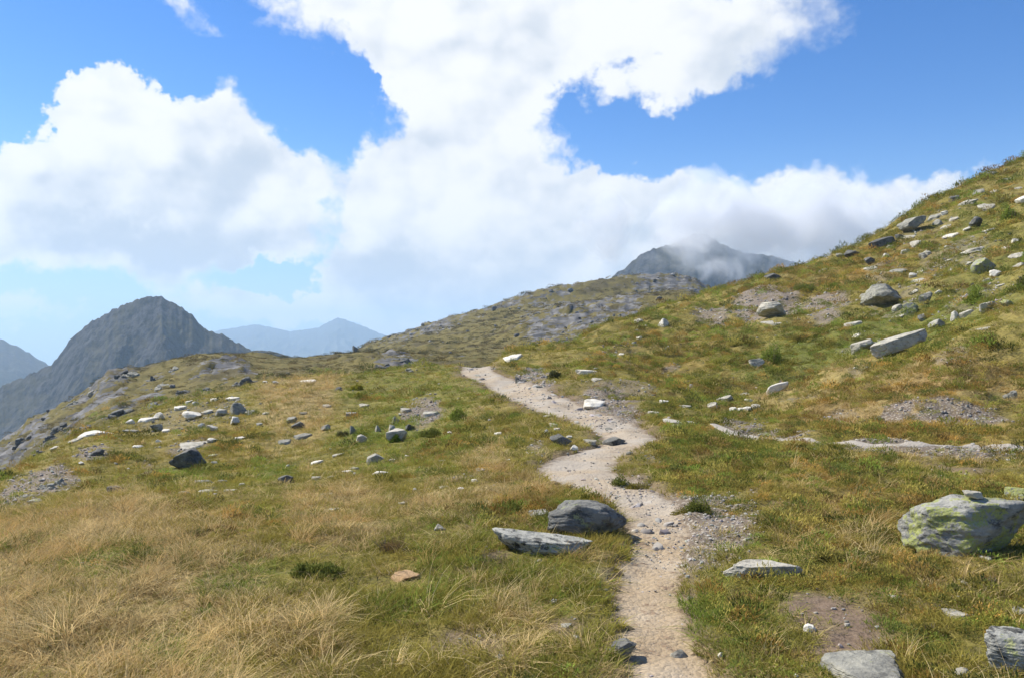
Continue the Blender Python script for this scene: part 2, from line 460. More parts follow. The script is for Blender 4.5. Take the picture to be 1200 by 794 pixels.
DRY = [(-250, 330, 575, 830, 1.0), (330, 450, 565, 640, .8), (300, 400, 690, 794, .7), (550, 660, 560, 600, .55), (450, 560, 575, 600, .7), (560, 640, 690, 794, .45), (950, 1200, 428, 500, .6),
       (880, 1010, 430, 470, .5), (300, 400, 440, 455, .8), (640, 720, 640, 660, .6), (1000, 1200, 528, 545, .4), (540, 600, 520, 560, .4), (900, 1050, 590, 660, .25)]
GREEN = [(400, 560, 430, 520, .4), (720, 745, 700, 735, 1.0), (790, 850, 700, 745, 1.0), (560, 740, 640, 720, .3), (800, 950, 660, 760, .35), (160, 260, 545, 565, .7), (300, 350, 545, 570, .8),
         (395, 500, 495, 520, .9), (480, 600, 620, 700, .3), (230, 340, 655, 700, .5), (90, 200, 632, 668, .8), (690, 740, 505, 525, .7), (1100, 1200, 240, 360, .4), (870, 930, 425, 445, .7),
         (860, 1180, 385, 430, .75), (0, 60, 620, 650, .5), (150, 260, 740, 794, .4), (430, 520, 690, 730, .6)]
RUST = [(900, 1200, 440, 518, .9), (880, 1100, 300, 345, .6), (1000, 1180, 580, 700, .45), (880, 1050, 540, 640, .5), (100, 320, 590, 660, .5), (700, 850, 385, 450, .35), (180, 330, 500, 560, .4), (540, 640, 545, 610, .4)]


def field(items, x, y):
    th, lr = np.arctan2(x, y), np.log(np.clip(np.hypot(x, y), .3, None))
    ww = .35 * fbm(x / 1.7, y / 1.7, 501, 3)
    o = np.zeros(np.shape(x))
    for it in items:
        a, b, sa, sb = patch(*it[:4])
        q = ((th - a) / sa) ** 2 + ((lr - b) / sb) ** 2
        o = np.maximum(o, it[4] * (1 - sst(np.sqrt(q) + ww, .65, 1.3)))
    return o


def masks(x, y):
    return [field(k, x, y) for k in (GRAVEL, SOIL, DRY, GREEN, RUST)]


MG, MS, MD, MN, MR = masks(X, Y)
brk = fbm(X / .6, Y / .6, 601, 3)
MG = MG * sst(brk, -.6, -.1)
MS = MS * sst(brk, -.4, .05)
FARROCK = [(440, 560, 362, 402, .8), (560, 650, 343, 362, .75), (630, 760, 352, 378, .95), (735, 838, 322, 348, 1.0), (600, 700, 385, 412, .7), (690, 745, 378, 400, .8), (225, 300, 421, 453, .9),
           (100, 138, 438, 472, .9), (60, 160, 478, 512, .8), (-40, 60, 498, 560, 1.0), (430, 490, 413, 432, .85), (150, 205, 440, 472, .7)]
MF = field(FARROCK, X, Y)
craggy = hillside * MF * (1.5 * np.clip(1 - 2.2 * np.abs(fbm(X / 7, Y / 9, 631, 4, .6)), 0, 1) + .9 * fbm(X / 3.2, Y / 4, 633, 3) - .6)
Z = Z + craggy
ZU = ZU + craggy
far_rock = hillside * np.clip(.62 * MF + .30 * sst(fbm(X / 16, Y / 22, 611, 4), .1, .4), 0, 1)
slope_y = np.gradient(Z, axis=1) / np.gradient(Y + 1e-9, axis=1)
far_rock = np.maximum(far_rock, .8 * hillside * sst(np.abs(np.gradient(Z, axis=1)) / np.gradient(RG, axis=1), .9, 1.4))


def grid_mesh(name, verts, nu, nv, mat, closed=False):
    me = bpy.data.meshes.new(name)
    nf = (nu - 1) * (nv - 1)
    me.vertices.add(len(verts))
    me.vertices.foreach_set('co', np.ascontiguousarray(verts, dtype=np.float32).ravel())
    i = (np.arange(nu - 1)[:, None] * nv + np.arange(nv - 1)[None, :]).ravel()
    q = np.stack([i, i + 1, i + nv + 1, i + nv], 1)
    me.loops.add(nf * 4)
    me.loops.foreach_set('vertex_index', q.ravel().astype(np.int32))
    me.polygons.add(nf)
    me.polygons.foreach_set('loop_start', (np.arange(nf) * 4).astype(np.int32))
    me.polygons.foreach_set('use_smooth', np.ones(nf, dtype=bool))
    me.update(calc_edges=True)
    me.validate()
    me.materials.append(mat)
    o = bpy.data.objects.new(name, me)
    C.objects.link(o)
    return o


def fattr(o, name, v):
    a = o.data.attributes.new(name, 'FLOAT', 'POINT')
    a.data.foreach_set('value', np.ascontiguousarray(v, dtype=np.float32).ravel())


def tag(o, label=None, cat=None, group=None, kind=None):
    for k, v in (('label', label), ('category', cat), ('group', group), ('kind', kind)):
        if v:
            o[k] = v
    return o


# ------------------------------------------------------------------ materials
def new_mat(name):
    m = bpy.data.materials.new(name)
    m.use_nodes = True
    m.node_tree.nodes.clear()
    t = NT(m.node_tree)
    o = t.n('ShaderNodeOutputMaterial')
    return m, t, o


def finish(t, o, color, rough=.9, bump=None, strength=.5, dist=.02, spec=.2):
    b = t.n('ShaderNodeBsdfPrincipled')
    t.put(b.inputs['Base Color'], color)
    t.put(b.inputs['Roughness'], rough)
    b.inputs['Specular IOR Level'].default_value = spec
    if bump is not None:
        bp = t.n('ShaderNodeBump')
        t.put(bp.inputs['Strength'], strength)
        bp.inputs['Distance'].default_value = dist
        t.put(bp.inputs['Height'], bump)
        t.t.links.new(bp.outputs[0], b.inputs['Normal'])
    t.t.links.new(b.outputs[0], o.inputs[0])


def ground_material():
    m, t, o = new_mat('alpine_ground')
    P = t.n('ShaderNodeNewGeometry').outputs['Position']
    n1 = t.noise(P, .35, 5, .6)
    n2 = t.noise(P, 2.6, 6, .65)
    n3 = t.noise(P, 19, 4, .6)
    n4 = t.noise(P, .06, 5, .6)
    mixed = t.math('MULTIPLY_ADD', n2, .5, t.math('MULTIPLY', n1, .5))
    olive = t.mix(t.step(mixed, .36, .62), (.15, .135, .036), (.27, .215, .065))
    straw = t.mix(t.step(n2, .35, .65), (.25, .18, .07), (.38, .28, .13))
    green = t.mix(t.step(n3, .3, .7), (.08, .11, .02), (.15, .18, .036))
    rust = t.mix(t.step(n2, .35, .65), (.15, .10, .03), (.27, .165, .055))
    c = t.mix(t.math('MULTIPLY', t.attr('rust'), t.step(n1, .35, .6)), olive, rust)
    c = t.mix(t.math('MULTIPLY', t.attr('dry'), .85), c, straw)
    c = t.mix(t.attr('green'), c, green)
    c = t.mix(t.math('MULTIPLY', t.step(n4, .5, .62), t.attr('far')), c, (.15, .125, .055))
    thatch = t.step(t.math('MULTIPLY_ADD', n3, .6, t.math('MULTIPLY', n2, .4)), .40, .52, .55, 0)
    c = t.mix(thatch, c, (.07, .055, .028))
    c = t.mix(t.attr('far'), c, t.mix(.36, c, (.035, .03, .018)))
    soil = t.mix(n3, (.10, .065, .04), (.27, .20, .14))
    c = t.mix(t.attr('soil'), c, soil)
    chips = t.voro(P, 22, 'F1')
    scree = t.mix(t.step(chips, .1, .55), (.38, .335, .265), (.17, .135, .10))
    c = t.mix(t.step(t.math('ADD', t.attr('gravel'), t.math('MULTIPLY', t.math('SUBTRACT', n3, .5), .8)), .22, .8), c, scree)
    rv = t.vec('MULTIPLY', P, (.12, .12, .5))
    rn = t.noise(rv, 1.3, 8, .7)
    rock = t.mix(t.step(rn, .36, .66), (.07, .07, .07), (.22, .21, .195))
    rmask = t.step(t.math('ADD', t.attr('rock'), t.math('MULTIPLY', t.math('SUBTRACT', t.noise(t.vec('MULTIPLY', P, (1, .7, 1.6)), .22, 8, .7), .5), 3.2)), .42, .62)
    c = t.mix(rmask, c, rock)
    bump = t.math('MULTIPLY_ADD', n3, .35, n2)
    finish(t, o, c, .95, bump, .8, .08, .1)
    return m


M_GROUND = ground_material()


def path_material():
    m, t, o = new_mat('trodden_earth')
    P = t.n('ShaderNodeNewGeometry').outputs['Position']
    n1 = t.noise(P, 1.4, 5, .6)
    n2 = t.noise(P, 9, 6, .65)
    n3 = t.noise(P, 70, 3, .6)
    c = t.mix(t.step(n1, .35, .65), (.36, .27, .165), (.43, .35, .245))
    c = t.mix(t.step(n2, .52, .70), c, (.22, .15, .095))
    c = t.mix(t.math('MULTIPLY', t.step(n3, .55, .7), .5), c, (.40, .35, .29))
    v = t.voro(t.vec('MULTIPLY_ADD', t.noise(P, 8, 2, .5, color=True), (.08, .08, .08), P), 26)
    c = t.mix(t.math('MULTIPLY', t.step(v, .16, .08), t.attr('stony')), c, (.38, .36, .335))
    c = t.mix(t.attr('stony'), c, t.mix(n2, (.335, .295, .235), (.43, .385, .32)))
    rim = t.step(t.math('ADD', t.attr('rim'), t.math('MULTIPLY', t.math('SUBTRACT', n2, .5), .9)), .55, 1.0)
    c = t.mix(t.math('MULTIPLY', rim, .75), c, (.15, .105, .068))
    finish(t, o, c, .95, t.math('MULTIPLY_ADD', n3, .4, t.math('MULTIPLY_ADD', n2, 1.0, t.math('MULTIPLY', v, -.5))), .7, .03, .1)
    return m


M_PATH = path_material()


def warm(c):
    return (c[0] * 1.04, c[1] * 1.0, c[2] * .87)


def rock_material(name, a, b, dark, lichen=0.0, lich_col=(.25, .26, .075), crust=.35, grain=1.0):
    a, b, dark = warm(a), warm(b), warm(dark)
    m, t, o = new_mat(name)
    tcn = t.n('ShaderNodeTexCoord')
    oi = t.n('ShaderNodeObjectInfo')
    off_ = t.math('MULTIPLY', oi.outputs['Random'], 40.0)
    P = t.vec('ADD', tcn.outputs['Object'], off_)
    st = t.vec('MULTIPLY', P, (1.0, 1.15, 2.1))
    n1 = t.noise(P, 3.2 * grain, 6, .65)
    n2 = t.noise(st, 7 * grain, 7, .7)
    n3 = t.noise(P, 34 * grain, 4, .65)
    c = t.mix(t.step(n1, .34, .66), a, b)
    c = t.mix(t.math('MULTIPLY', t.step(n2, .52, .64), crust * 1.6), c, dark)
    c = t.mix(t.step(n3, .45, .75, 0, .45), c, tuple(min(1, k * 1.2) for k in b))
    v = t.voro(t.vec('MULTIPLY_ADD', t.noise(P, 5, 3, .6, color=True), (.25, .25, .25), P), 5.5 * grain)
    blot = t.math('MULTIPLY', t.step(v, .42, .2), t.step(t.noise(P, 9 * grain, 5, .7), .44, .56))
    c = t.mix(t.math('MULTIPLY', blot, crust), c, tuple(k * .35 for k in dark))
    if lichen:
        lm = t.math('MULTIPLY', t.step(t.noise(P, 4.6 * grain, 6, .72), t.math('MULTIPLY_ADD', n3, .12, .58 - .14 * lichen), t.math('MULTIPLY_ADD', n3, .12, .615 - .14 * lichen)), t.step(n3, .34, .5))
        c = t.mix(t.math('MULTIPLY', lm, .9), c, t.mix(n3, lich_col, tuple(k * 1.5 for k in lich_col)))
    bump = t.math('MULTIPLY_ADD', n3, .25, t.math('MULTIPLY_ADD', n2, .9, n1))
    finish(t, o, c, .85, bump, .75, .045, .25)
    return m


RM = {
    'W': rock_material('white_quartz', (.50, .48, .45), (.74, .72, .69), (.26, .24, .21), 0, crust=.25),
    'P': rock_material('pale_schist', (.29, .28, .25), (.47, .45, .41), (.14, .135, .12), .25, (.36, .38, .16), .35),
    'G': rock_material('grey_schist', (.18, .18, .172), (.34, .335, .305), (.08, .08, .078), .3, (.33, .35, .16), .45),
    'D': rock_material('dark_schist', (.075, .078, .08), (.18, .18, .175), (.035, .036, .04), .1, (.25, .27, .13), .5),
    'L': rock_material('lichen_schist', (.20, .205, .21), (.34, .34, .33), (.07, .073, .078), 1.15, (.25, .265, .075), .6, 1.3),
    'S': rock_material('spotted_schist', (.22, .225, .22), (.42, .42, .40), (.04, .042, .045), .3, (.28, .29, .12), .8, 1.3),
    'M': rock_material('dark_grey_schist', (.105, .107, .11), (.235, .235, .228), (.045, .046, .05), .2, (.22, .23, .12), .5),
    'T': rock_material('tan_stone', (.34, .22, .12), (.48, .33, .20), (.18, .11, .06), 0, crust=.3),
}


def leaf_material(name, instancer=True, color=None, trans=.35):
    m, t, o = new_mat(name)
    if instancer:
        c = t.attr('tint', 'INSTANCER', 'Color')
    else:
        oi = t.n('ShaderNodeNewGeometry')
        c = t.mix(oi.outputs['Random Per Island'], tuple(k * .65 for k in color), tuple(k * 1.3 for k in color))
    d = t.n('ShaderNodeBsdfDiffuse')
    tr = t.n('ShaderNodeBsdfTranslucent')
    t.put(d.inputs[0], c)
    t.put(tr.inputs[0], c)
    mx = t.n('ShaderNodeMixShader')
    mx.inputs[0].default_value = trans
    t.t.links.new(d.outputs[0], mx.inputs[1])
    t.t.links.new(tr.outputs[0], mx.inputs[2])
    t.t.links.new(mx.outputs[0], o.inputs[0])
    return m


M_BLADE = leaf_material('grass_blade')
m_, t_, o_ = new_mat('stone_chip')
M_CHIP = m_
finish(t_, o_, t_.attr('tint', 'INSTANCER', 'Color'), .9)
m_, t_, o_ = new_mat('twig_bark')
M_TWIG = m_
finish(t_, o_, t_.mix(t_.noise(t_.n('ShaderNodeTexCoord').outputs['Object'], 30), (.10, .07, .045), (.26, .20, .14)), .9)

# ------------------------------------------------------------------ ground sheet
verts = np.stack([X, Y, Z], -1).reshape(-1, 3)
ground = grid_mesh('ground', verts, len(TH), len(RR), M_GROUND)
fattr(ground, 'gravel', MG)
fattr(ground, 'soil', np.clip(MS + (1 - sst(prel, .9, 1.6)) * .8, 0, 1))
fattr(ground, 'dry', MD)
fattr(ground, 'green', MN * .8)
fattr(ground, 'rust', MR)
fattr(ground, 'rock', far_rock)
fattr(ground, 'far', sst(RG, 60, 110))
tag(ground, 'alpine meadow ground rising to hummocky grassy hills', None, None, 'structure')

# ------------------------------------------------------------------ path strip
NC = 25
tan = np.gradient(PL[:, :2], axis=0)
tan /= np.linalg.norm(tan, axis=1)[:, None] + 1e-9
nrm = np.stack([tan[:, 1], -tan[:, 0]], 1)
uu = np.linspace(-1.35, 1.35, NC)
px_ = PL[:, None, 0] + nrm[:, None, 0] * uu[None, :] * PL[:, None, 2]
py_ = PL[:, None, 1] + nrm[:, None, 1] * uu[None, :] * PL[:, None, 2]
rp = np.hypot(px_, py_)
pz = zat(px_, py_, ZU) - (.05 + .0016 * np.clip(rp, 0, 45)) + .02 * fbm(px_ / .45, py_ / .45, 711, 4, .6) + .012 * np.abs(fbm(px_ / .16, py_ / .3, 713, 2)) + .012 * (uu[None, :] ** 2)
pz = pz - .10 * sst(np.abs(uu)[None, :] + .25 * fbm(px_ / .4, py_ / .4, 715, 3), .95, 1.35)
path = grid_mesh('path', np.stack([px_, py_, pz], -1).reshape(-1, 3), len(PL), NC, M_PATH)
stony = sst(np.hypot(px_, py_), 6.5, 9.5) * (.35 + .65 * sst(fbm(px_ / 1.2, py_ / 1.2, 721, 2), -.2, .3))
fattr(path, 'stony', stony * .8)
fattr(path, 'rim', np.broadcast_to(np.abs(uu)[None, :], px_.shape))
tag(path, 'narrow trodden earth footpath winding up to the crest', None, None, 'structure')


# the narrower side trail along the foot of the rusty bank
TRAIL = [(838, 497), (856, 505), (880, 511), (910, 514), (950, 517), (1000, 519), (1060, 521), (1130, 523), (1200, 526), (1290, 531)]
tp = np.array([hit(a, b, ZU)[:2] for a, b in TRAIL])
tseg = np.concatenate([[0], np.cumsum(np.hypot(np.diff(tp[:, 0]), np.diff(tp[:, 1])))])
TL = pchip(tseg, tp, np.arange(0, tseg[-1], .1))
tt_ = np.gradient(TL, axis=0)
tt_ /= np.linalg.norm(tt_, axis=1)[:, None]
tn_ = np.stack([tt_[:, 1], -tt_[:, 0]], 1)
hw = .15 + .10 * perlin(np.arange(len(TL)) * .1, np.zeros(len(TL)), 77)
u2 = np.linspace(-1.3, 1.3, 13)
tx_ = TL[:, None, 0] + tn_[:, None, 0] * u2[None, :] * hw[:, None]
ty_ = TL[:, None, 1] + tn_[:, None, 1] * u2[None, :] * hw[:, None]
tz_ = zat(tx_, ty_, Z) + .012 + .03 * fbm(tx_ / .4, ty_ / .4, 733, 2) - .13 * sst(np.abs(u2)[None, :] + .35 * fbm(tx_ / .5, ty_ / .5, 735, 3), .7, 1.25)
trail = grid_mesh('side_trail', np.stack([tx_, ty_, tz_], -1).reshape(-1, 3), len(TL), 13, M_PATH)
fattr(trail, 'stony', np.ones(tx_.size))
fattr(trail, 'rim', np.zeros(tx_.size))
tag(trail, 'narrow stony side trail along the foot of the rusty bank', 'path', None, 'structure')


def trail_dist(x, y):
    best = np.full(np.shape(x), 1e9)
    for q in TL[::4]:
        best = np.minimum(best, (x - q[0]) ** 2 + (y - q[1]) ** 2)
    return np.sqrt(best)


# ------------------------------------------------------------------ far mountains
def mountain_material(name, rock_a, rock_b, grass, gmix):
    m, t, o = new_mat(name)
    G_ = t.n('ShaderNodeNewGeometry')
    P, N = G_.outputs['Position'], G_.outputs['Normal']
    sx, sp = t.n('ShaderNodeSeparateXYZ'), t.n('ShaderNodeSeparateXYZ')
    t.put(sx.inputs[0], N)
    t.put(sp.inputs[0], P)
    n = t.noise(P, .018, 7, .65)
    n2 = t.noise(t.vec('MULTIPLY', P, (1, 1, .45)), .07, 9, .72)
    n3 = t.noise(P, .5, 4, .65)
    rock = t.mix(t.step(n2, .38, .62), rock_a, rock_b)
    rock = t.mix(t.step(n3, .5, .7, 0, .5), rock, tuple(k * .5 for k in rock_a))
    scree = t.mix(n3, tuple(k * 1.0 for k in rock_b), tuple(k * 1.7 for k in rock_b))
    # scree fills the gentler aprons, turf the lowest ground
    gentle = t.math('MULTIPLY_ADD', t.math('SUBTRACT', n2, .5), .5, sx.outputs[2])
    low = t.math('MULTIPLY_ADD', t.math('SUBTRACT', n, .5), 190.0, sp.outputs[2])
    chute = t.noise(t.vec('MULTIPLY', P, (1, .22, .22)), .06, 5, .65)
    sm = t.step(t.math('ADD', t.attr('scree'), t.math('MULTIPLY', t.math('SUBTRACT', n2, .5), .9)), .3, .7)
    c = t.mix(sm, rock, scree)
    gm = t.math('MULTIPLY', t.step(n, .42, .56), t.math('MULTIPLY_ADD', t.step(gentle, .45, .8), .6, t.math('MULTIPLY', sm, .4)))
    c = t.mix(t.math('MULTIPLY', gm, gmix), c, grass)
    finish(t, o, c, .95, t.math('MULTIPLY_ADD', n3, .4, n2), 1.0, 7.0, .1)
    return m


def mountain(name, label, sky_line, D, foot, zf, mat, rough=14, nu=420, nv=150, backlen=1.35, seed=3, conc=1.0):
    pxs = np.linspace(sky_line[0][0], sky_line[-1][0], nu)
    sl = np.array(sky_line, float)
    py = .75 * np.interp(pxs, sl[:, 0], sl[:, 1]) + .25 * pchip(sl[:, 0], sl[:, 1], pxs)
    th = (pxs - CX) / FPX
    v = np.concatenate([np.linspace(0, 1, int(nv * .78)), np.linspace(1, 2, nv - int(nv * .78) + 1)[1:]])
    zr = EYE - (py - CY) * D / FPX
    zr = zr + rough * .26 * fbm(pxs / 8, pxs * 0, seed + 7, 5, .65) * sst(np.abs(np.arange(nu) - nu / 2), nu / 2, nu / 2 - 30)
    A, V = np.meshgrid(np.arange(nu), v, indexing='ij')
    d = np.where(V <= 1, foot + (D - foot) * V, D + (V - 1) * (backlen - 1) * D)
    base = np.where(V <= 1, zf + (zr[A] - zf) * np.clip(V, 0, 1) ** conc, zr[A] - (zr[A] - zf) * (V - 1))
    x, y = th[A] * d, d
    L = rough * 3.9
    gul = 1 - np.abs(fbm(x / L, y / (2.6 * L), seed, 5, .55)) * 2.4
    crg = fbm(x / (L * .33), y / (L * .5), seed + 3, 5, .6)
    env = sst(np.abs(V - 1), .0, .45) * .97 + .03
    if seed == 5:
        sp_ = 0
        for (pa, pb_, hgt) in ((183, 222, 30), (141, 122, 20), (108, 88, 16), (239, 268, 24), (278, 300, 14), (165, 168, 10)):
            sp_ = np.maximum(sp_, hgt * np.clip(1 - np.abs(pxs[A] + 7 * fbm(x / 40, y / 40, 87, 3) - (pb_ + (pa - pb_) * V)) / 24, 0, 1))
        base = base + (sp_ - 9) * sst(1 - V, .0, .3) * (V <= 1)
    sharp = 1 - np.abs(fbm(x / (L * .45) + 3, y / (L * .8), seed + 21, 4, .6)) * 2.2
    z = base + rough * (gul - .55) * env + rough * .40 * crg * env + rough * .22 * (sharp - .5) * env
    z = z + rough * .10 * fbm(x / (L * .1), y / (L * .16), seed + 31, 3)
    o = grid_mesh(name, np.stack([x, y, z], -1).reshape(-1, 3), nu, nv, mat)
    fan = sst(fbm(pxs[A] / 13, V * .9, seed + 41, 4, .6) + 1.5 * (.52 - V) + .35 * fbm(x / 60, y / 60, seed + 43, 3), -.12, .22)
    fattr(o, 'scree', fan * (1 - .9 * sst(-pxs[A], -105, -75)) if seed == 5 else fan * .7)
    tag(o, label, 'mountain', None, 'structure')
    return o


MM1 = mountain_material('peak_rock', (.007, .008, .011), (.10, .097, .098), (.105, .092, .042), .9)
MM2 = mountain_material('far_rock', (.05, .055, .065), (.10, .10, .10), (.06, .07, .04), .5)
mountain('mountain', 'pointed rocky mountain standing behind the left ridge',
         [(-420, 560), (-250, 520), (-120, 487), (0, 453), (40, 436), (62, 425), (70, 415), (82, 398), (105, 378), (141, 359), (158, 352), (170, 349), (183, 346), (197, 351), (223, 367),
          (239, 385), (262, 393), (278, 401), (295, 411), (330, 425), (380, 450), (450, 490)], 1200, 820, -235, MM1, 21, 620, 260, seed=5, conc=1.12)
mountain('mountain', 'low grey green ridge right of the pointed mountain', [(250, 470), (280, 414), (300, 410), (318, 411), (340, 417), (362, 422), (400, 440), (440, 470)], 950, 780, -200, MM1, 5, 160, 60, seed=15)
mountain('mountain', 'hazy blue mountain flank at the left edge', [(-700, 330), (-400, 300), (-200, 330), (-80, 372), (0, 397), (25, 408), (58, 428), (100, 455), (200, 500)], 2500, 1700, -300, MM2, 26, 240, 90, seed=25)
mountain('mountain', 'faint blue mountain range far off behind the plateau', [(60, 470), (150, 430), (230, 392), (262, 386), (300, 380), (340, 388), (372, 384), (396, 372), (425, 382), (460, 396), (520, 405), (600, 430)],
         7000, 5200, -300, MM2, 60, 300, 80, seed=35)
mountain('mountain', 'dark craggy mountain half hidden in cloud behind the plateau', [(600, 420), (680, 350), (735, 312), (752, 297), (768, 291), (785, 287), (800, 280), (815, 274), (828, 275), (850, 288), (872, 296), (905, 300), (940, 310), (1000, 328), (1060, 352), (1140, 400)],
         1550, 1090, -200, MM1, 21, 360, 160, seed=45)


# ------------------------------------------------------------------ rocks
def noise3(p, seed):
    a = perlin(p[:, 0] + .37 * p[:, 2] + 11, p[:, 1] - .61 * p[:, 2] + 3, seed)
    b = perlin(p[:, 1] + .43 * p[:, 0] - 5, p[:, 2] + .29 * p[:, 1] + 7, seed + 11)
    return .6 * (a + b)


_ico = {}


def ico(sub):
    if sub not in _ico:
        bm = bmesh.new()
        bmesh.ops.create_icosphere(bm, subdivisions=sub, radius=1)
        v = np.array([k.co[:] for k in bm.verts])
        f = [[q.index for q in k.verts] for k in bm.faces]
        bm.free()
        _ico[sub] = (v, np.array(f))
    return _ico[sub]


def rock_mesh(name, seed, form, size, sub, mat, taper=0.0, raw=False):
    rng = np.random.default_rng(seed)
    v, f = ico(sub)
    k = {'b': 10, 's': 8, 'w': 7, 'u': 8, 'l': 8, 'c': 12, 'r': 17}[form]
    nn = rng.normal(size=(k, 3))
    nn /= np.linalg.norm(nn, axis=1)[:, None]
    hh = rng.uniform(.5, .95, k)
    if form == 'r':
        hh = rng.uniform(.68, 1.0, k)
    if form in 'sl':
        nn = np.vstack([nn, [[.06, -.05, 1], [0, 0, -1], [.9, -.4, .15], [-.85, -.5, .1], [.1, -.95, .2]]])
        hh = np.concatenate([hh, [.42, .5, .85, .85, .8]])
        if form == 'l':
            nn = np.vstack([nn, [[.25, 0, 1]]])
            hh = np.concatenate([hh, [.46]])
    if form == 'r':
        nn = np.vstack([nn, [[.04, -.1, 1], [.1, -1, .25], [-1, -.15, .15], [.5, -.8, -.45]]])
        hh = np.concatenate([hh, [.72, .74, .85, .7]])
    if form == 'w':
        nn = np.vstack([nn, [[-.45, -.2, 1], [.2, -1, .12], [.55, .1, .9], [0, 1, .4]]])
        hh = np.concatenate([hh, [.55, .6, .62, .8]])
    if form == 'u':
        nn = np.vstack([nn, [[-.9, -.3, .2], [.8, -.5, .3]]])
        hh = np.concatenate([hh, [.5, .55]])
    nn = nn / np.linalg.norm(nn, axis=1)[:, None]
    dt = v @ nn.T
    rr = np.where(dt > .05, hh[None, :] / np.maximum(dt, .05), 9.0)
    p = 22.0 if form == 'r' else 30.0
    r = (np.minimum(rr, 4.0) ** -p).sum(1) ** (-1 / p)
    r = np.minimum(r, 1.3)
    q = v * r[:, None]
    sc = 1.0
    q = q * (1 + .085 * noise3(q * 2.3 * sc + seed % 97, seed)[:, None] + .05 * noise3(q * 5.5 + seed % 31, seed + 1)[:, None])
    if sub >= 4:
        ph = q[:, 2] * 7 + 1.3 * noise3(q * 1.7, seed + 5)
        ledge = np.abs(ph - np.floor(ph) - .5) * 2
        q[:, :2] *= (1 + .018 * (ledge - .5))[:, None]
        q = q * (1 + .022 * noise3(q * 13, seed + 2)[:, None])
    if taper:
        tt = (q[:, 0] - q[:, 0].min()) / np.ptp(q[:, 0])
        q[:, 2] = q[:, 2] * (1 - taper * tt)
        q[:, 1] = q[:, 1] * (1 - .4 * taper * tt)
    q = q / np.array([np.ptp(q[:, 0]), np.ptp(q[:, 1]), np.ptp(q[:, 2])]) * np.array(size)
    q[:, 2] -= q[:, 2].min()
    q[:, :2] -= (q[:, :2].max(0) + q[:, :2].min(0)) / 2
    if raw:
        return q, f
    me = bpy.data.meshes.new(name)
    me.from_pydata(q.tolist(), [], f.tolist())
    me.polygons.foreach_set('use_smooth', np.ones(len(f), dtype=bool))
    me.materials.append(mat)
    me.set_sharp_from_angle(angle=R(38))
    return me


def outcrop_mesh(name, seed, size, mat, n):
    """broken bedrock: blocks of many sizes leaning on one another, one piece of ground"""
    rng = np.random.default_rng(seed)
    V, F, b0 = [], [], 0
    dip = rng.normal(0, .12, 2)
    for k in range(n):
        a, rr_ = rng.random() * 6.283, math.sqrt(rng.random())
        cx, cy = math.cos(a) * rr_ * .42, math.sin(a) * rr_ * .42
        sz = rng.uniform(.22, .5) * (1.1 - .4 * rr_)
        q, f = rock_mesh('', seed * 31 + k, 's' if k % 3 else 'w', (sz * size[0], sz * size[1] * 1.1, size[2] * rng.uniform(.35, 1.0) * (1.05 - .7 * rr_)), 3, None, raw=True)
        yaw = rng.normal(0, .5)
        q[:, :2] = q[:, :2] @ np.array([[math.cos(yaw), math.sin(yaw)], [-math.sin(yaw), math.cos(yaw)]])
        q[:, 2] += q[:, 0] * (dip[0] + rng.normal(0, .12)) + q[:, 1] * (dip[1] + .12)
        q += np.array([cx * size[0], cy * size[1], rng.uniform(-.1, .08) * size[2]])
        V.append(q)
        F += (f + b0).tolist()
        b0 += len(q)
    me = bpy.data.meshes.new(name)
    me.from_pydata(np.concatenate(V).tolist(), [], F)
    me.polygons.foreach_set('use_smooth', np.ones(len(F), dtype=bool))
    me.materials.append(mat)
    me.set_sharp_from_angle(angle=R(35))
    return me


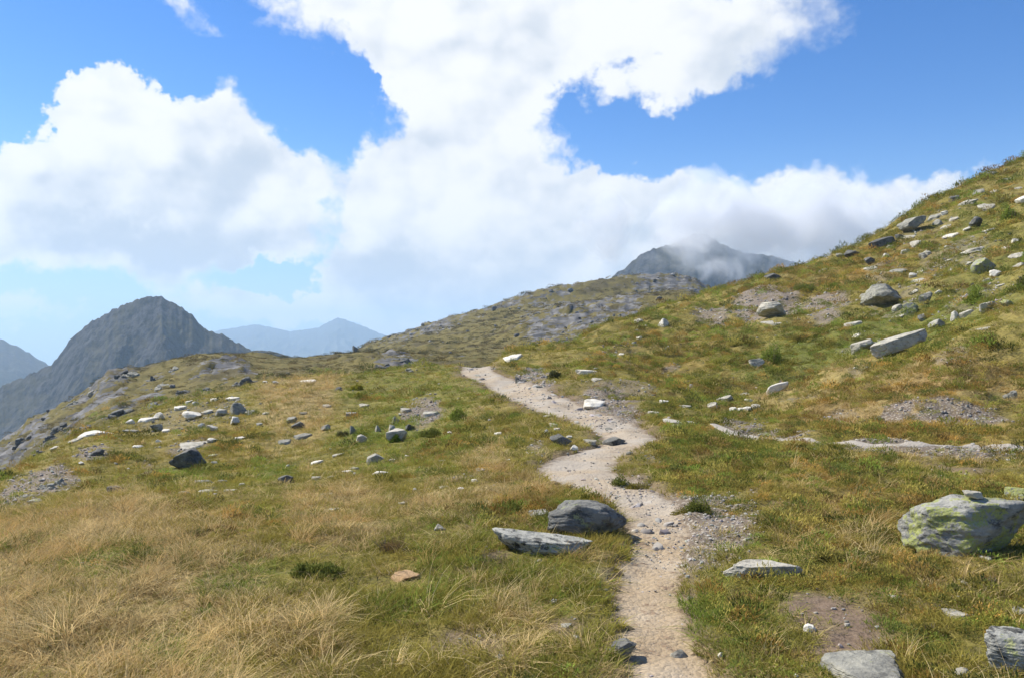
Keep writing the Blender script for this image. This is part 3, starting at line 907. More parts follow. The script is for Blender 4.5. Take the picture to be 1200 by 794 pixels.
#  x0, x1, top, base, colour, form, short name for landmarks (or ''), own label (or '')
ROCKS = [
    # foreground
    (1062, 1208, 586, 654, 'L', 'r', 'the lichen boulder', 'large grey boulder blotched with yellow lichen, a flat stone on top'),
    (1183, 1225, 572, 594, 'L', 'b', '', 'lichen covered rock behind the big lichen boulder at the frame edge'),
    (640, 737, 591, 630, 'M', 'r', 'the dark domed boulder', 'dark domed boulder beside the path bend'),
    (576, 697, 618, 652, 'S', 'l', 'the spotted slab', 'long black and white spotted slab lying in front of the dark domed boulder'),
    (619, 643, 595, 606, 'G', 's', '', 'flat grey stone in the grass behind the spotted slab'),
    (509, 523, 612, 622, 'P', 'b', 'the lone pale stone', 'lone pale rounded stone in the meadow left of the spotted slab'),
    (457, 493, 667, 681, 'T', 's', 'the tan stone', 'flat tan orange stone lying in the meadow grass'),
    (845, 942, 657, 677, 'P', 'l', 'the long white rock', 'long low white rock in the turf right of the path'),
    (965, 1072, 778, 806, 'G', 's', 'the broad grey slab', 'broad smooth grey slab at the bottom of the view'),
    (1151, 1238, 750, 794, 'S', 'r', 'the corner boulder', 'rough pale boulder in the bottom right corner'),
    (715, 748, 745, 766, 'D', 'w', 'the dark path stone', 'dark wedge stone jutting from the turf at the path edge'),
    (784, 808, 744, 761, 'P', 'b', 'the pale path stone', 'pale stone embedded in the path beside a grass tuft'),
    (840, 850, 762, 772, 'W', 'b', '', 'small rounded white stone at the path edge near the bottom'),
    (941, 956, 731, 741, 'W', 'b', '', 'white angular stone on the bare soil right of the path'),
    (672, 681, 743, 751, 'W', 'b', '', 'small white stone in turf left of the dark path stone'),
    (644, 653, 701, 708, 'W', 'b', '', 'small white stone in the turf below the spotted slab'),
    (1107, 1137, 713, 726, 'P', 's', '', 'thin pale pointed stone below the lichen boulder'),
    (1119, 1135, 782, 796, 'P', 'b', '', 'pale tan stone left of the corner boulder'),
    (1122, 1130, 767, 773, 'W', 'b', '', 'tiny bright white stone above the pale tan stone'),
    (753, 768, 671, 677, 'W', 's', '', 'flat white stone trodden into the middle of the path'),
    (744, 751, 678, 683, 'D', 'b', '', 'tiny dark pebble in the middle of the path'),
    (805, 814, 689, 696, 'P', 'b', '', 'small pale stone at the right edge of the path'),
    (1119, 1129, 697, 705, 'W', 'b', '', 'small white stone with dark base below the lichen boulder'),
    (1043, 1054, 696, 702, 'W', 's', '', 'small flat white stone on soil left of the lichen boulder'),
    (1126, 1135, 679, 686, 'W', 'b', '', 'small white stone among weeds under the lichen boulder'),
    (1149, 1162, 650, 656, 'P', 's', '', 'small flat stone at the foot of the lichen boulder'),
    (657, 670, 729, 736, 'P', 's', '', 'small flat stone in a bare scrape left of the path'),
    (1184, 1206, 711, 719, 'P', 's', '', 'low flat stone above the corner boulder'),
    (250, 261, 642, 648, 'P', 's', '', 'pale stone in the dry meadow grass'),
    (580, 592, 766, 776, 'P', 'b', '', 'pale stone in bare soil at the bottom of the meadow'),
    (627, 635, 654, 660, 'G', 'b', '', 'small grey stone under the spotted slab'),
    (569, 579, 602, 608, 'T', 's', '', 'small brown stone in the grass above the spotted slab'),
    # left hillside
    (180, 194, 481, 492, 'W', 'b', '', ''), (203, 219, 471, 481, 'W', 's', '', ''), (217, 226, 467, 472, 'W', 's', '', ''), (226, 233, 469, 475, 'W', 'b', '', ''),
    (213, 237, 481, 492, 'W', 'b', 'the big white rock', 'biggest of the bright white rocks on the left hillside'),
    (235, 251, 477, 485, 'P', 's', '', ''), (246, 257, 464, 470, 'W', 's', '', ''), (262, 281, 462, 469, 'W', 's', '', ''),
    (252, 267, 477, 488, 'P', 'b', '', 'blocky rock with white top and shaded front left of the grey boulder'),
    (268, 293, 471, 486, 'G', 'b', 'the grey hillside boulder', 'rounded grey boulder among the white rocks on the left hillside'),
    (285, 300, 477, 487, 'G', 's', '', ''), (269, 281, 488, 498, 'W', 'u', '', ''), (232, 241, 494, 502, 'W', 'b', '', ''), (242, 256, 496, 505, 'W', 'b', '', ''),
    (243, 254, 512, 519, 'W', 'b', '', ''), (275, 288, 509, 515, 'W', 's', '', ''), (206, 241, 517, 527, 'P', 's', '', 'broad flat pinkish white rock behind the dark wedge boulder'),
    (202, 244, 526, 549, 'D', 'w', 'the dark wedge boulder', 'large dark wedge boulder on the left hillside'),
    (244, 255, 529, 536, 'G', 's', '', ''), (247, 255, 539, 544, 'P', 'b', '', ''), (226, 249, 558, 568, 'G', 's', '', ''), (253, 267, 559, 566, 'G', 's', '', ''),
    (279, 289, 563, 569, 'P', 's', '', ''), (262, 276, 571, 576, 'P', 's', '', ''), (210, 223, 572, 580, 'P', 's', '', ''), (233, 257, 569, 579, 'P', 's', '', ''),
    (349, 361, 480, 486, 'D', 's', '', ''), (336, 348, 487, 496, 'G', 'b', '', ''), (342, 358, 494, 504, 'D', 'w', 'the dark pointed stone', 'dark pointed stone at the left end of the grassy hollow'),
    (344, 366, 505, 515, 'G', 's', '', ''), (324, 342, 513, 520, 'G', 's', '', ''), (364, 379, 536, 544, 'W', 's', '', ''), (326, 343, 556, 566, 'D', 'w', 'the grey wedge', 'grey wedge stone in green grass before the meadow'),
    (334, 340, 543, 548, 'W', 'b', '', ''), (365, 376, 554, 563, 'P', 's', '', ''), (307, 314, 445, 450, 'W', 'b', '', ''), (319, 327, 445, 450, 'W', 'b', '', ''),
    (350, 371, 443, 448, 'W', 's', '', 'flat white rock on the crest of the left hillside'), (97, 131, 500, 510, 'W', 's', '', 'long row of white bedrock on the hillside edge far left'),
    (147, 158, 490, 497, 'W', 'b', '', ''), (160, 181, 486, 495, 'W', 's', '', ''), (177, 192, 495, 506, 'G', 'b', '', ''), (145, 166, 500, 508, 'G', 's', '', ''),
    (154, 167, 519, 525, 'W', 's', '', ''), (183, 189, 514, 518, 'W', 'b', '', ''), (59, 71, 520, 527, 'P', 's', '', ''), (82, 97, 512, 517, 'P', 's', '', ''),
    (100, 124, 520, 536, 'D', 'c', '', 'dark broken outcrop on the hillside edge far left'), (92, 98, 540, 545, 'W', 'b', '', ''), (62, 84, 548, 572, 'G', 'c', 'the grey outcrop', 'grey outcrop with a pale ridge on the lower left slope'),
    (44, 64, 556, 575, 'G', 'c', '', ''), (125, 146, 567, 579, 'D', 'l', 'the dark flat stone', 'dark flat leaning stone at the back of the dry meadow'), (22, 40, 568, 584, 'P', 'c', '', ''), (2, 22, 578, 594, 'G', 'c', '', ''),
    (34, 48, 580, 590, 'G', 's', '', ''), (190, 200, 500, 507, 'W', 's', '', ''), (300, 308, 494, 500, 'P', 'b', '', ''), (308, 316, 480, 486, 'P', 's', '', ''),
    # hollow and centre
    (377, 388, 471, 478, 'P', 's', '', ''), (420, 433, 471, 477, 'P', 's', '', ''), (404, 419, 479, 488, 'G', 's', '', ''), (376, 388, 496, 505, 'G', 'b', '', 'round stone with white cap at the left of the grassy hollow'),
    (410, 418, 498, 509, 'G', 'u', '', ''), (417, 431, 509, 519, 'P', 'w', '', 'pale triangular stone in the grassy hollow'), (439, 447, 498, 506, 'P', 'u', '', ''), (455, 464, 497, 507, 'P', 'u', '', ''),
    (459, 468, 487, 497, 'P', 'u', '', ''), (454, 479, 502, 519, 'P', 'b', 'the hollow boulder', 'pale angular boulder in the grassy hollow'), (475, 486, 495, 504, 'D', 'b', '', ''),
    (469, 483, 473, 484, 'P', 's', '', ''), (496, 516, 477, 488, 'P', 's', '', 'pale slab on the stony bank behind the grassy hollow'), (429, 451, 532, 545, 'G', 'w', 'the white topped stone', 'grey stone with white top and dark front on the centre slope'),
    (390, 403, 529, 535, 'P', 's', '', ''), (400, 414, 549, 554, 'W', 's', '', ''), (410, 421, 545, 550, 'P', 's', '', ''), (436, 459, 551, 557, 'W', 'l', '', 'long flat white stone below the white topped stone'),
    (455, 464, 534, 542, 'P', 's', '', ''), (474, 481, 532, 537, 'W', 'b', '', ''), (514, 523, 536, 542, 'P', 's', '', ''), (528, 537, 544, 548, 'W', 's', '', ''), (524, 531, 503, 508, 'W', 's', '', ''),
    (551, 561, 558, 565, 'W', 's', '', ''), (536, 544, 570, 575, 'W', 'b', '', ''), (514, 526, 567, 572, 'P', 's', '', ''), (483, 490, 571, 576, 'W', 'b', '', ''), (466, 477, 586, 591, 'P', 's', '', ''),
    (374, 391, 576, 581, 'P', 's', '', ''), (379, 397, 594, 600, 'P', 's', '', ''), (371, 384, 603, 609, 'P', 's', '', ''), (391, 401, 452, 458, 'D', 'b', '', 'dark stone near the crest left of the yellow green plants'),
    (413, 419, 552, 558, 'P', 'b', '', ''), (384, 392, 555, 560, 'P', 's', '', ''),
    # beside the path
    (552, 567, 431, 438, 'G', 's', '', 'grey slab set in the path where it crosses the crest'), (598, 622, 428, 447, 'D', 'c', 'the bank outcrop', 'dark rocky outcrop in the eroded bank above the path'),
    (625, 640, 440, 452, 'G', 'c', '', ''), (590, 614, 413, 422, 'W', 's', '', 'broad white rock patch on the crest right of the path'), (674, 701, 432, 439, 'W', 'l', 'the white bar', 'long thin white slab on the slope above the path'),
    (695, 702, 429, 433, 'P', 's', '', ''), (693, 707, 440, 447, 'P', 's', '', ''), (683, 710, 463, 477, 'W', 's', 'the white bedrock', 'bright white bedrock in the bank above the path'),
    (644, 670, 509, 523, 'D', 'w', 'the white tipped stone', 'dark pointed stone with white tip in the grass inside the path bend'), (668, 678, 518, 527, 'W', 'b', '', ''), (643, 654, 492, 500, 'P', 's', '', ''), (649, 657, 498, 505, 'W', 's', '', ''),
    (637, 643, 502, 507, 'W', 'b', '', ''), (662, 671, 508, 513, 'W', 's', '', ''), (579, 588, 504, 509, 'W', 's', '', ''), (706, 734, 505, 518, 'D', 'w', 'the leaning dark slab', 'dark slab leaning at the sharp bend of the path'),
    (683, 699, 511, 520, 'P', 's', '', ''), (557, 569, 547, 552, 'P', 's', '', ''), (733, 743, 525, 532, 'G', 'b', '', ''), (592, 599, 536, 540, 'P', 's', '', ''), (842, 848, 532, 538, 'W', 'b', '', ''), (636, 646, 484, 489, 'P', 's', '', ''),
    # right slope, lower
    (744, 756, 369, 379, 'P', 's', '', 'pale rock on the slope crest above the path'), (771, 785, 373, 384, 'W', 'u', 'the upright white slab', 'white slab sticking up near the crest of the right slope'),
    (887, 925, 353, 373, 'P', 'b', 'the white crusted rock', 'white crusted rock beside the scree on the right slope'), (894, 916, 373, 381, 'P', 's', '', ''),
    (877, 896, 418, 431, 'P', 'b', 'the stone by the green bush', 'pale rounded stone next to the green bush'),
    (746, 753, 393, 399, 'W', 'b', '', ''), (740, 746, 399, 405, 'P', 'b', '', ''), (724, 732, 412, 417, 'W', 's', '', ''), (779, 785, 404, 410, 'P', 'b', '', ''),
    (801, 817, 443, 458, 'P', 'c', 'the pale stacked stones', 'pale broken stones stacked in a scrape on the right slope'), (772, 785, 466, 472, 'W', 's', '', ''), (796, 811, 472, 478, 'P', 's', '', ''), (759, 773, 479, 485, 'P', 's', '', ''),
    (777, 801, 486, 499, 'P', 's', 'the pale green slab', 'pale greenish slab right of the path bend'), (785, 798, 494, 501, 'P', 's', '', ''), (805, 817, 490, 498, 'P', 's', '', ''), (830, 843, 467, 479, 'P', 's', '', ''),
    (841, 860, 461, 471, 'P', 's', '', ''), (867, 881, 458, 465, 'P', 's', '', ''), (897, 927, 445, 461, 'W', 'l', 'the white bank slab', 'white slab on the brow of the rusty bank'), (873, 882, 463, 471, 'W', 's', '', ''),
    (855, 864, 476, 484, 'W', 'b', '', ''), (862, 870, 477, 483, 'W', 'b', '', ''), (870, 881, 472, 481, 'W', 's', '', ''), (880, 891, 471, 478, 'W', 's', '', ''),
    (1015, 1067, 331, 363, 'G', 'b', 'the big slope boulder', 'big grey boulder with a shaded right end on the right slope'),
    (1007, 1021, 339, 349, 'G', 's', '', ''), (1046, 1061, 355, 364, 'P', 'b', '', ''), (1060, 1078, 351, 371, 'L', 'b', '', 'greenish lichened stone right of the big slope boulder'), (1077, 1093, 339, 359, 'G', 'b', '', ''), (1067, 1079, 337, 344, 'P', 's', '', ''),
    (1044, 1063, 365, 374, 'P', 's', '', ''), (989, 1011, 371, 383, 'P', 's', '', ''), (996, 1029, 388, 413, 'P', 's', 'the flat pale slab', 'flat pale slab half sunk in the dip behind the rusty bank'), (997, 1009, 389, 395, 'W', 's', '', ''),
    (1021, 1092, 382, 416, 'P', 'l', 'the long bank slab', 'long pale slab rising along the brow of the rusty bank'), (1087, 1108, 372, 386, 'G', 'b', '', 'grey block at the upper end of the long bank slab'),
    (1140, 1168, 379, 387, 'P', 's', '', 'pale slab just showing over the brow of the rusty bank'), (1173, 1199, 446, 469, 'G', 'c', '', 'fractured grey outcrop in the rusty bank'), (1000, 1006, 429, 433, 'W', 'b', '', 'tiny bright white stone on the rusty bank'),
    # right slope, upper
    (896, 915, 320, 329, 'D', 'w', '', 'dark rock on the skyline low on the right slope'), (989, 1007, 290, 302, 'D', 'b', '', 'dark block on the skyline of the right slope'), (980, 991, 295, 304, 'G', 'b', '', ''), (1017, 1050, 274, 291, 'D', 'l', 'the dark skyline slab', 'dark slab leaning along the skyline of the right slope'),
    (1055, 1087, 253, 273, 'G', 'w', 'the big skyline slab', 'big grey slab on the skyline of the right slope'), (1056, 1083, 268, 279, 'P', 's', '', ''), (1050, 1060, 273, 281, 'D', 'b', '', ''), (1067, 1083, 276, 289, 'P', 's', '', ''), (1056, 1068, 286, 298, 'P', 's', '', ''),
    (1033, 1043, 295, 304, 'P', 'b', '', ''), (1013, 1026, 301, 311, 'D', 'w', '', ''), (1045, 1064, 311, 320, 'G', 's', '', ''), (1065, 1075, 318, 326, 'W', 'b', '', ''), (1014, 1028, 310, 316, 'P', 's', '', ''), (1027, 1034, 329, 335, 'P', 'b', '', ''),
    (1126, 1147, 227, 241, 'P', 's', '', ''), (1114, 1126, 222, 237, 'D', 's', '', ''), (1137, 1157, 217, 228, 'G', 's', '', ''), (1147, 1169, 233, 247, 'P', 's', '', ''), (1160, 1171, 219, 227, 'P', 's', '', ''),
    (1192, 1212, 226, 238, 'W', 'b', '', 'pale boulder at the frame edge high on the right slope'), (1136, 1152, 251, 268, 'D', 'b', 'the dark slope boulder', 'dark rounded boulder high on the right slope'), (1107, 1124, 269, 279, 'W', 's', '', ''), (1129, 1138, 265, 272, 'W', 'b', '', ''),
    (1151, 1166, 265, 272, 'W', 's', '', ''), (1103, 1113, 246, 252, 'W', 'b', '', ''), (1128, 1157, 284, 297, 'P', 's', 'the upper pale slab', 'broad pale slab high on the right slope'), (1076, 1096, 286, 303, 'P', 'c', 'the cluster of split slabs', 'cluster of split slabs on the right slope'), (1168, 1186, 285, 295, 'W', 's', '', ''),
    (1184, 1203, 292, 302, 'P', 's', '', ''), (1132, 1143, 303, 310, 'P', 's', '', ''), (1185, 1196, 278, 285, 'W', 'b', '', ''), (1094, 1105, 255, 266, 'G', 'b', '', ''), (1103, 1117, 260, 268, 'P', 's', '', ''), (1114, 1125, 251, 259, 'P', 's', '', ''),
    (1138, 1167, 302, 321, 'L', 'w', 'the lichened slope boulder', 'large lichened dark boulder on the right slope'), (1160, 1174, 314, 326, 'W', 'b', '', ''), (1152, 1161, 325, 332, 'P', 'b', '', ''), (1167, 1178, 330, 337, 'P', 's', '', ''), (1125, 1136, 343, 352, 'W', 'b', '', ''),
    (1150, 1169, 351, 367, 'P', 'b', 'the cracked white rock', 'white rock with dark cracks right of the bright shrub'), (1126, 1143, 357, 371, 'P', 's', '', ''), (1115, 1126, 364, 376, 'W', 'u', '', ''), (1174, 1188, 349, 360, 'L', 'b', '', ''), (1066, 1084, 325, 331, 'P', 's', '', ''),
    (1096, 1104, 339, 345, 'W', 'b', '', ''), (1072, 1085, 315, 321, 'P', 's', '', ''), (1190, 1204, 306, 314, 'P', 'b', '', ''), (1105, 1116, 300, 308, 'P', 's', '', ''), (1075, 1086, 366, 378, 'G', 'b', '', ''), (1108, 1118, 313, 318, 'P', 's', '', ''),
    (1175, 1186, 205, 212, 'G', 's', '', ''), (1186, 1202, 214, 222, 'P', 's', '', ''), (1088, 1106, 246, 256, 'G', 's', '', ''),
    (940, 952, 318, 324, 'P', 's', '', ''), (960, 973, 312, 318, 'P', 's', '', ''), (1158, 1170, 196, 206, 'D', 's', '', ''), (1040, 1050, 283, 291, 'P', 's', '', ''),
    # the ridge beyond
    (-6, 26, 526, 556, 'D', 'c', 'the ridge boulder', 'large dark boulder with pale top on the ridge at the left edge'), (128, 150, 431, 447, 'D', 'c', 'the ridge crag', 'dark crag on the skyline of the left ridge'), (145, 173, 431, 442, 'G', 'c', '', ''), (174, 186, 438, 447, 'D', 'c', '', ''),
    (104, 116, 452, 461, 'P', 'c', '', ''), (126, 161, 476, 487, 'D', 'c', '', ''), (84, 116, 494, 507, 'D', 'c', '', ''), (62, 80, 493, 504, 'D', 'c', '', ''), (52, 70, 503, 516, 'D', 'c', '', ''), (18, 42, 501, 518, 'D', 'c', '', ''), (80, 92, 466, 474, 'G', 'c', '', ''),
    (226, 268, 422, 437, 'D', 'c', '', 'broad dark crag near the top of the left ridge'), (272, 302, 436, 452, 'D', 'c', '', ''), (207, 226, 452, 462, 'D', 'c', '', ''), (236, 248, 450, 458, 'D', 'c', '', ''), (180, 202, 446, 456, 'G', 'c', '', ''), (322, 342, 430, 441, 'D', 'c', '', ''),
    (437, 462, 420, 432, 'D', 'c', '', ''), (460, 484, 415, 424, 'D', 'c', '', ''), (470, 486, 430, 436, 'G', 'c', '', ''), (414, 421, 404, 413, 'D', 'u', '', 'small dark knob on the skyline left of the rocky hill'),
    (40, 56, 522, 532, 'D', 'c', '', ''), (168, 190, 470, 478, 'D', 'c', '', ''), (195, 212, 428, 436, 'G', 'c', '', ''),
]

COLW = {'M': 'dark grey', 'W': 'white', 'P': 'pale', 'G': 'grey', 'D': 'dark', 'L': 'lichened', 'S': 'spotted', 'T': 'tan'}
FORMW = {'r': 'boulder', 'b': 'stone', 's': 'slab', 'w': 'wedge stone', 'u': 'upright stone', 'l': 'long slab', 'c': 'outcrop'}
NAMEW = {'r': 'boulder', 'b': 'stone', 's': 'flat_stone', 'w': 'wedge_stone', 'u': 'upright_stone', 'l': 'long_stone', 'c': 'rock_outcrop'}
MARKS = [((a + b) / 2, (c + d) / 2, nm) for a, b, c, d, _, _, nm, _ in ROCKS if nm] + [(907, 416, 'the green bush'), (1148, 346, 'the bright shrub'), (418, 455, 'the yellow green plants'), (535, 486, 'the hollow shrub')]
TILT = {(1021, 382): (21, .5), (1017, 274): (20, .55), (897, 445): (20, .6), (1055, 253): (24, .7), (1128, 284): (10, .8), (841, 461): (18, .8), (830, 467): (24, .8), (996, 388): (20, .8)}   # slabs that rise to the right
rock_objs = []
auto = {}
for i, (x0, x1, y0, y1, col, form, short, label) in enumerate(ROCKS):
    xc = (x0 + x1) / 2
    bury = {'b': .25, 's': .45, 'l': .3, 'w': .25, 'u': .3, 'c': .35, 'r': .2}[form]
    pxw_ = x1 - x0
    gx, gy, gz = hit(xc, y1 - .10 * (y1 - y0), ZU)
    k = gy / FPX
    wd, ht = (x1 - x0) * k, (y1 - y0) * k
    depth = wd * {'b': .8, 's': 1.1, 'w': .75, 'u': .7, 'l': .38, 'c': .8, 'r': .62}[form]
    if gy > 85:
        ht *= 1.0
        depth *= 1.3
    ht *= {'b': .75 if pxw_ < 22 else .9, 's': .42, 'l': .75, 'w': .9, 'u': .9, 'c': .8, 'r': .95}[form]
    tilt, thin = TILT.get((x0, y0), (0, 1))
    ht *= thin
    pxw = x1 - x0
    sub = 6 if pxw > 70 else 5 if pxw > 30 else 4
    me = outcrop_mesh(NAMEW[form], 1000 + i * 7, (wd * 1.15, depth, ht * (1 + bury)), RM[col], 9 if gy < 60 else 14) if form == 'c' else rock_mesh(NAMEW[form], 1000 + i * 7, form, (wd, depth, ht * (1 + bury)), sub, RM[col], .75 if short == 'the spotted slab' else .45 if short == 'the dark domed boulder' else 0.0)
    nm = 'boulder' if (form == 'b' and pxw > 22) else NAMEW[form]
    o = bpy.data.objects.new(nm, me)
    rx = gx + gx / gy * depth * .3
    ry = gy + depth * .3
    zz = float(min(zat(np.array([rx]), np.array([ry]), Z)[0], gz))
    o.location = (rx, ry, zz - ht * bury)
    # lie with the slope
    e = max(.15, wd * .5)
    sxp = float((zat(np.array([rx + e]), np.array([ry]), ZU) - zat(np.array([rx - e]), np.array([ry]), ZU))[0]) / (2 * e)
    syp = float((zat(np.array([rx]), np.array([ry + e]), ZU) - zat(np.array([rx]), np.array([ry - e]), ZU))[0]) / (2 * e)
    lean = .8 if form in 'sl' else .35
    o.rotation_euler = (max(-.5, min(.5, syp * lean)), max(-.5, min(.5, -sxp * lean)) if not tilt else R(-tilt), 0)
    if tilt:
        o.location.z += math.tan(R(tilt)) * wd * .28
    C.objects.link(o)
    if y1 > 575 and x0 > 220 or y1 > 598:
        grp = 'stones in the foreground turf'
    elif gy > 85:
        grp = 'outcrops on the ridge beyond'
    elif xc > 740:
        grp = 'rocks strewn over the right slope'
    elif xc > 545:
        grp = 'stones along the path'
    else:
        grp = 'rocks on the left hillside'
    if not label:
        best = sorted(MARKS, key=lambda m: math.hypot(m[0] - xc, 1.6 * (m[1] - (y0 + y1) / 2)))
        mx, my, mn = best[0]
        dx, dy = xc - mx, (y0 + y1) / 2 - my
        if abs(dx) > 1.2 * abs(dy):
            rel = ('just right of' if dx < 45 else 'well right of') if dx > 0 else ('just left of' if dx > -45 else 'well left of')
        else:
            rel = 'below' if dy > 0 else 'above'
        size = 'small' if pxw < 11 else 'large' if pxw > 22 else ''
        label = ' '.join(('%s %s %s %s %s' % (size, COLW[col], FORMW[form], rel, mn)).split())
        auto.setdefault(label, []).append((o, pxw, xc, gy))
    tag(o, label, 'rock', grp)
    rock_objs.append((o, rx, ry, wd, depth))
for label, lst in auto.items():
    if len(lst) == 2:
        a, b = lst
        if max(a[1], b[1]) / min(a[1], b[1]) > 1.25:
            ws = ('larger of two', 'smaller of two') if a[1] > b[1] else ('smaller of two', 'larger of two')
        elif max(a[3], b[3]) / min(a[3], b[3]) > 1.12:
            ws = ('farther of two', 'nearer of two') if a[3] > b[3] else ('nearer of two', 'farther of two')
        else:
            ws = ('left one of two', 'right one of two') if a[2] < b[2] else ('right one of two', 'left one of two')
        for (o, *_), s_ in zip(lst, ws):
            o['label'] = label + ', ' + s_
    elif len(lst) > 2:
        srt = sorted(lst, key=lambda q: q[2])
        words = ['leftmost', 'second from left', 'third from left', 'fourth from left', 'fifth from left', 'sixth from left'][:len(srt) - 1] + ['rightmost']
        num = {3: 'three', 4: 'four', 5: 'five', 6: 'six', 7: 'seven'}.get(len(srt), 'many')
        for q, s_ in zip(srt, words):
            q[0]['label'] = label + ', ' + s_ + ' of ' + num

# the flat stone balanced on the lichen boulder
big = rock_objs[0][0]
bw = np.array([(big.matrix_basis @ v.co)[:] for v in big.data.vertices])
tx = (1137 - CX) / FPX * bw[:, 1].mean()
near_top = bw[(np.abs(bw[:, 0] - tx) < .08) & (np.abs(bw[:, 1] - bw[:, 1].mean()) < .12)]
tz = near_top[:, 2].max() if len(near_top) else bw[:, 2].max()
kk = bw[:, 1].mean() / FPX
cs = bpy.data.objects.new('flat_stone', rock_mesh('flat_stone', 77, 's', (27 * kk, 21 * kk, 8.5 * kk), 4, RM['P']))
cs.location = (tx, bw[:, 1].mean() - .03, tz - .006)
cs.rotation_euler = (R(-3), R(2), R(20))
C.objects.link(cs)
tag(cs, 'small flat stone balanced on top of the lichen boulder', 'rock', 'stones in the foreground turf')


# ------------------------------------------------------------------ shrubs and plants one can point at
def leaf_cloud(rng, n, rx, ry, h, size, spiky=.0, hollow=.35, base=.0):
    """leaf quads through a dome; uneven outline from lumps"""
    lumps = rng.normal(size=(7, 3))
    lumps[:, 2] = np.abs(lumps[:, 2])
    lumps /= np.linalg.norm(lumps, axis=1)[:, None]
    d = rng.normal(size=(n, 3))
    d[:, 2] = np.abs(d[:, 2])
    d /= np.linalg.norm(d, axis=1)[:, None]
    lump = .72 + .42 * np.max(np.clip(d @ lumps.T, 0, 1) ** 6, axis=1)
    rad = lump * (hollow + (1 - hollow) * rng.random(n) ** .5)
    c = d * rad[:, None] * np.array([rx, ry, h])
    c[:, 2] += base
    up = d * .8 + rng.normal(size=(n, 3)) * .5
    up[:, 2] += spiky + .2
    up /= np.linalg.norm(up, axis=1)[:, None]
    sd_ = np.cross(up, rng.normal(size=(n, 3)))
    sd_ /= np.linalg.norm(sd_, axis=1)[:, None] + 1e-9
    s = size * rng.uniform(.6, 1.4, n)[:, None]
    wv = sd_ * s * (.28 if spiky < .5 else .12)
    tipv = up * s
    bend = np.cross(up, sd_) * s * .18
    v = np.stack([c, c + tipv * .5 - wv + bend, c + tipv, c + tipv * .5 + wv + bend], 1).reshape(-1, 3)
    f = np.arange(n * 4).reshape(-1, 4)
    return v, f


def pymesh(name, v, f, mat, smooth=False):
    me = bpy.data.meshes.new(name)
    me.from_pydata([tuple(k) for k in v.tolist()], [], [tuple(k) for k in (f.tolist() if hasattr(f, 'tolist') else f)])
    me.materials.append(mat)
    return me


def tubes(rng, n, rx, h, thick):
    v, f = [], []
    for _ in range(n):
        a = rng.random() * 6.283
        e = np.array([math.cos(a) * rx * rng.uniform(.3, .9), math.sin(a) * rx * rng.uniform(.3, .9), h * rng.uniform(.5, .95)])
        s0 = e * np.array([.15, .15, 0]) - np.array([0, 0, .03])
        mid = (s0 + e) / 2 + rng.normal(size=3) * h * .12
        b0 = len(v)
        for p, t in ((s0, thick), (mid, thick * .7), (e, thick * .3)):
            for q in range(3):
                v.append(p + np.array([math.cos(q * 2.094), math.sin(q * 2.094), 0]) * t)
        for lvl in range(2):
            for q in range(3):
                f.append((b0 + lvl * 3 + q, b0 + lvl * 3 + (q + 1) % 3, b0 + lvl * 3 + 3 + (q + 1) % 3, b0 + lvl * 3 + 3 + q))
    return np.array(v), f


LEAF = {k: leaf_material('leaves_' + k, False, c, .3) for k, c in {
    'bright': (.27, .32, .06), 'green': (.20, .215, .05), 'olive': (.27, .235, .06), 'dark': (.13, .13, .05), 'brown': (.27, .18, .075), 'yellow': (.40, .36, .05), 'lush': (.19, .27, .04)}.items()}

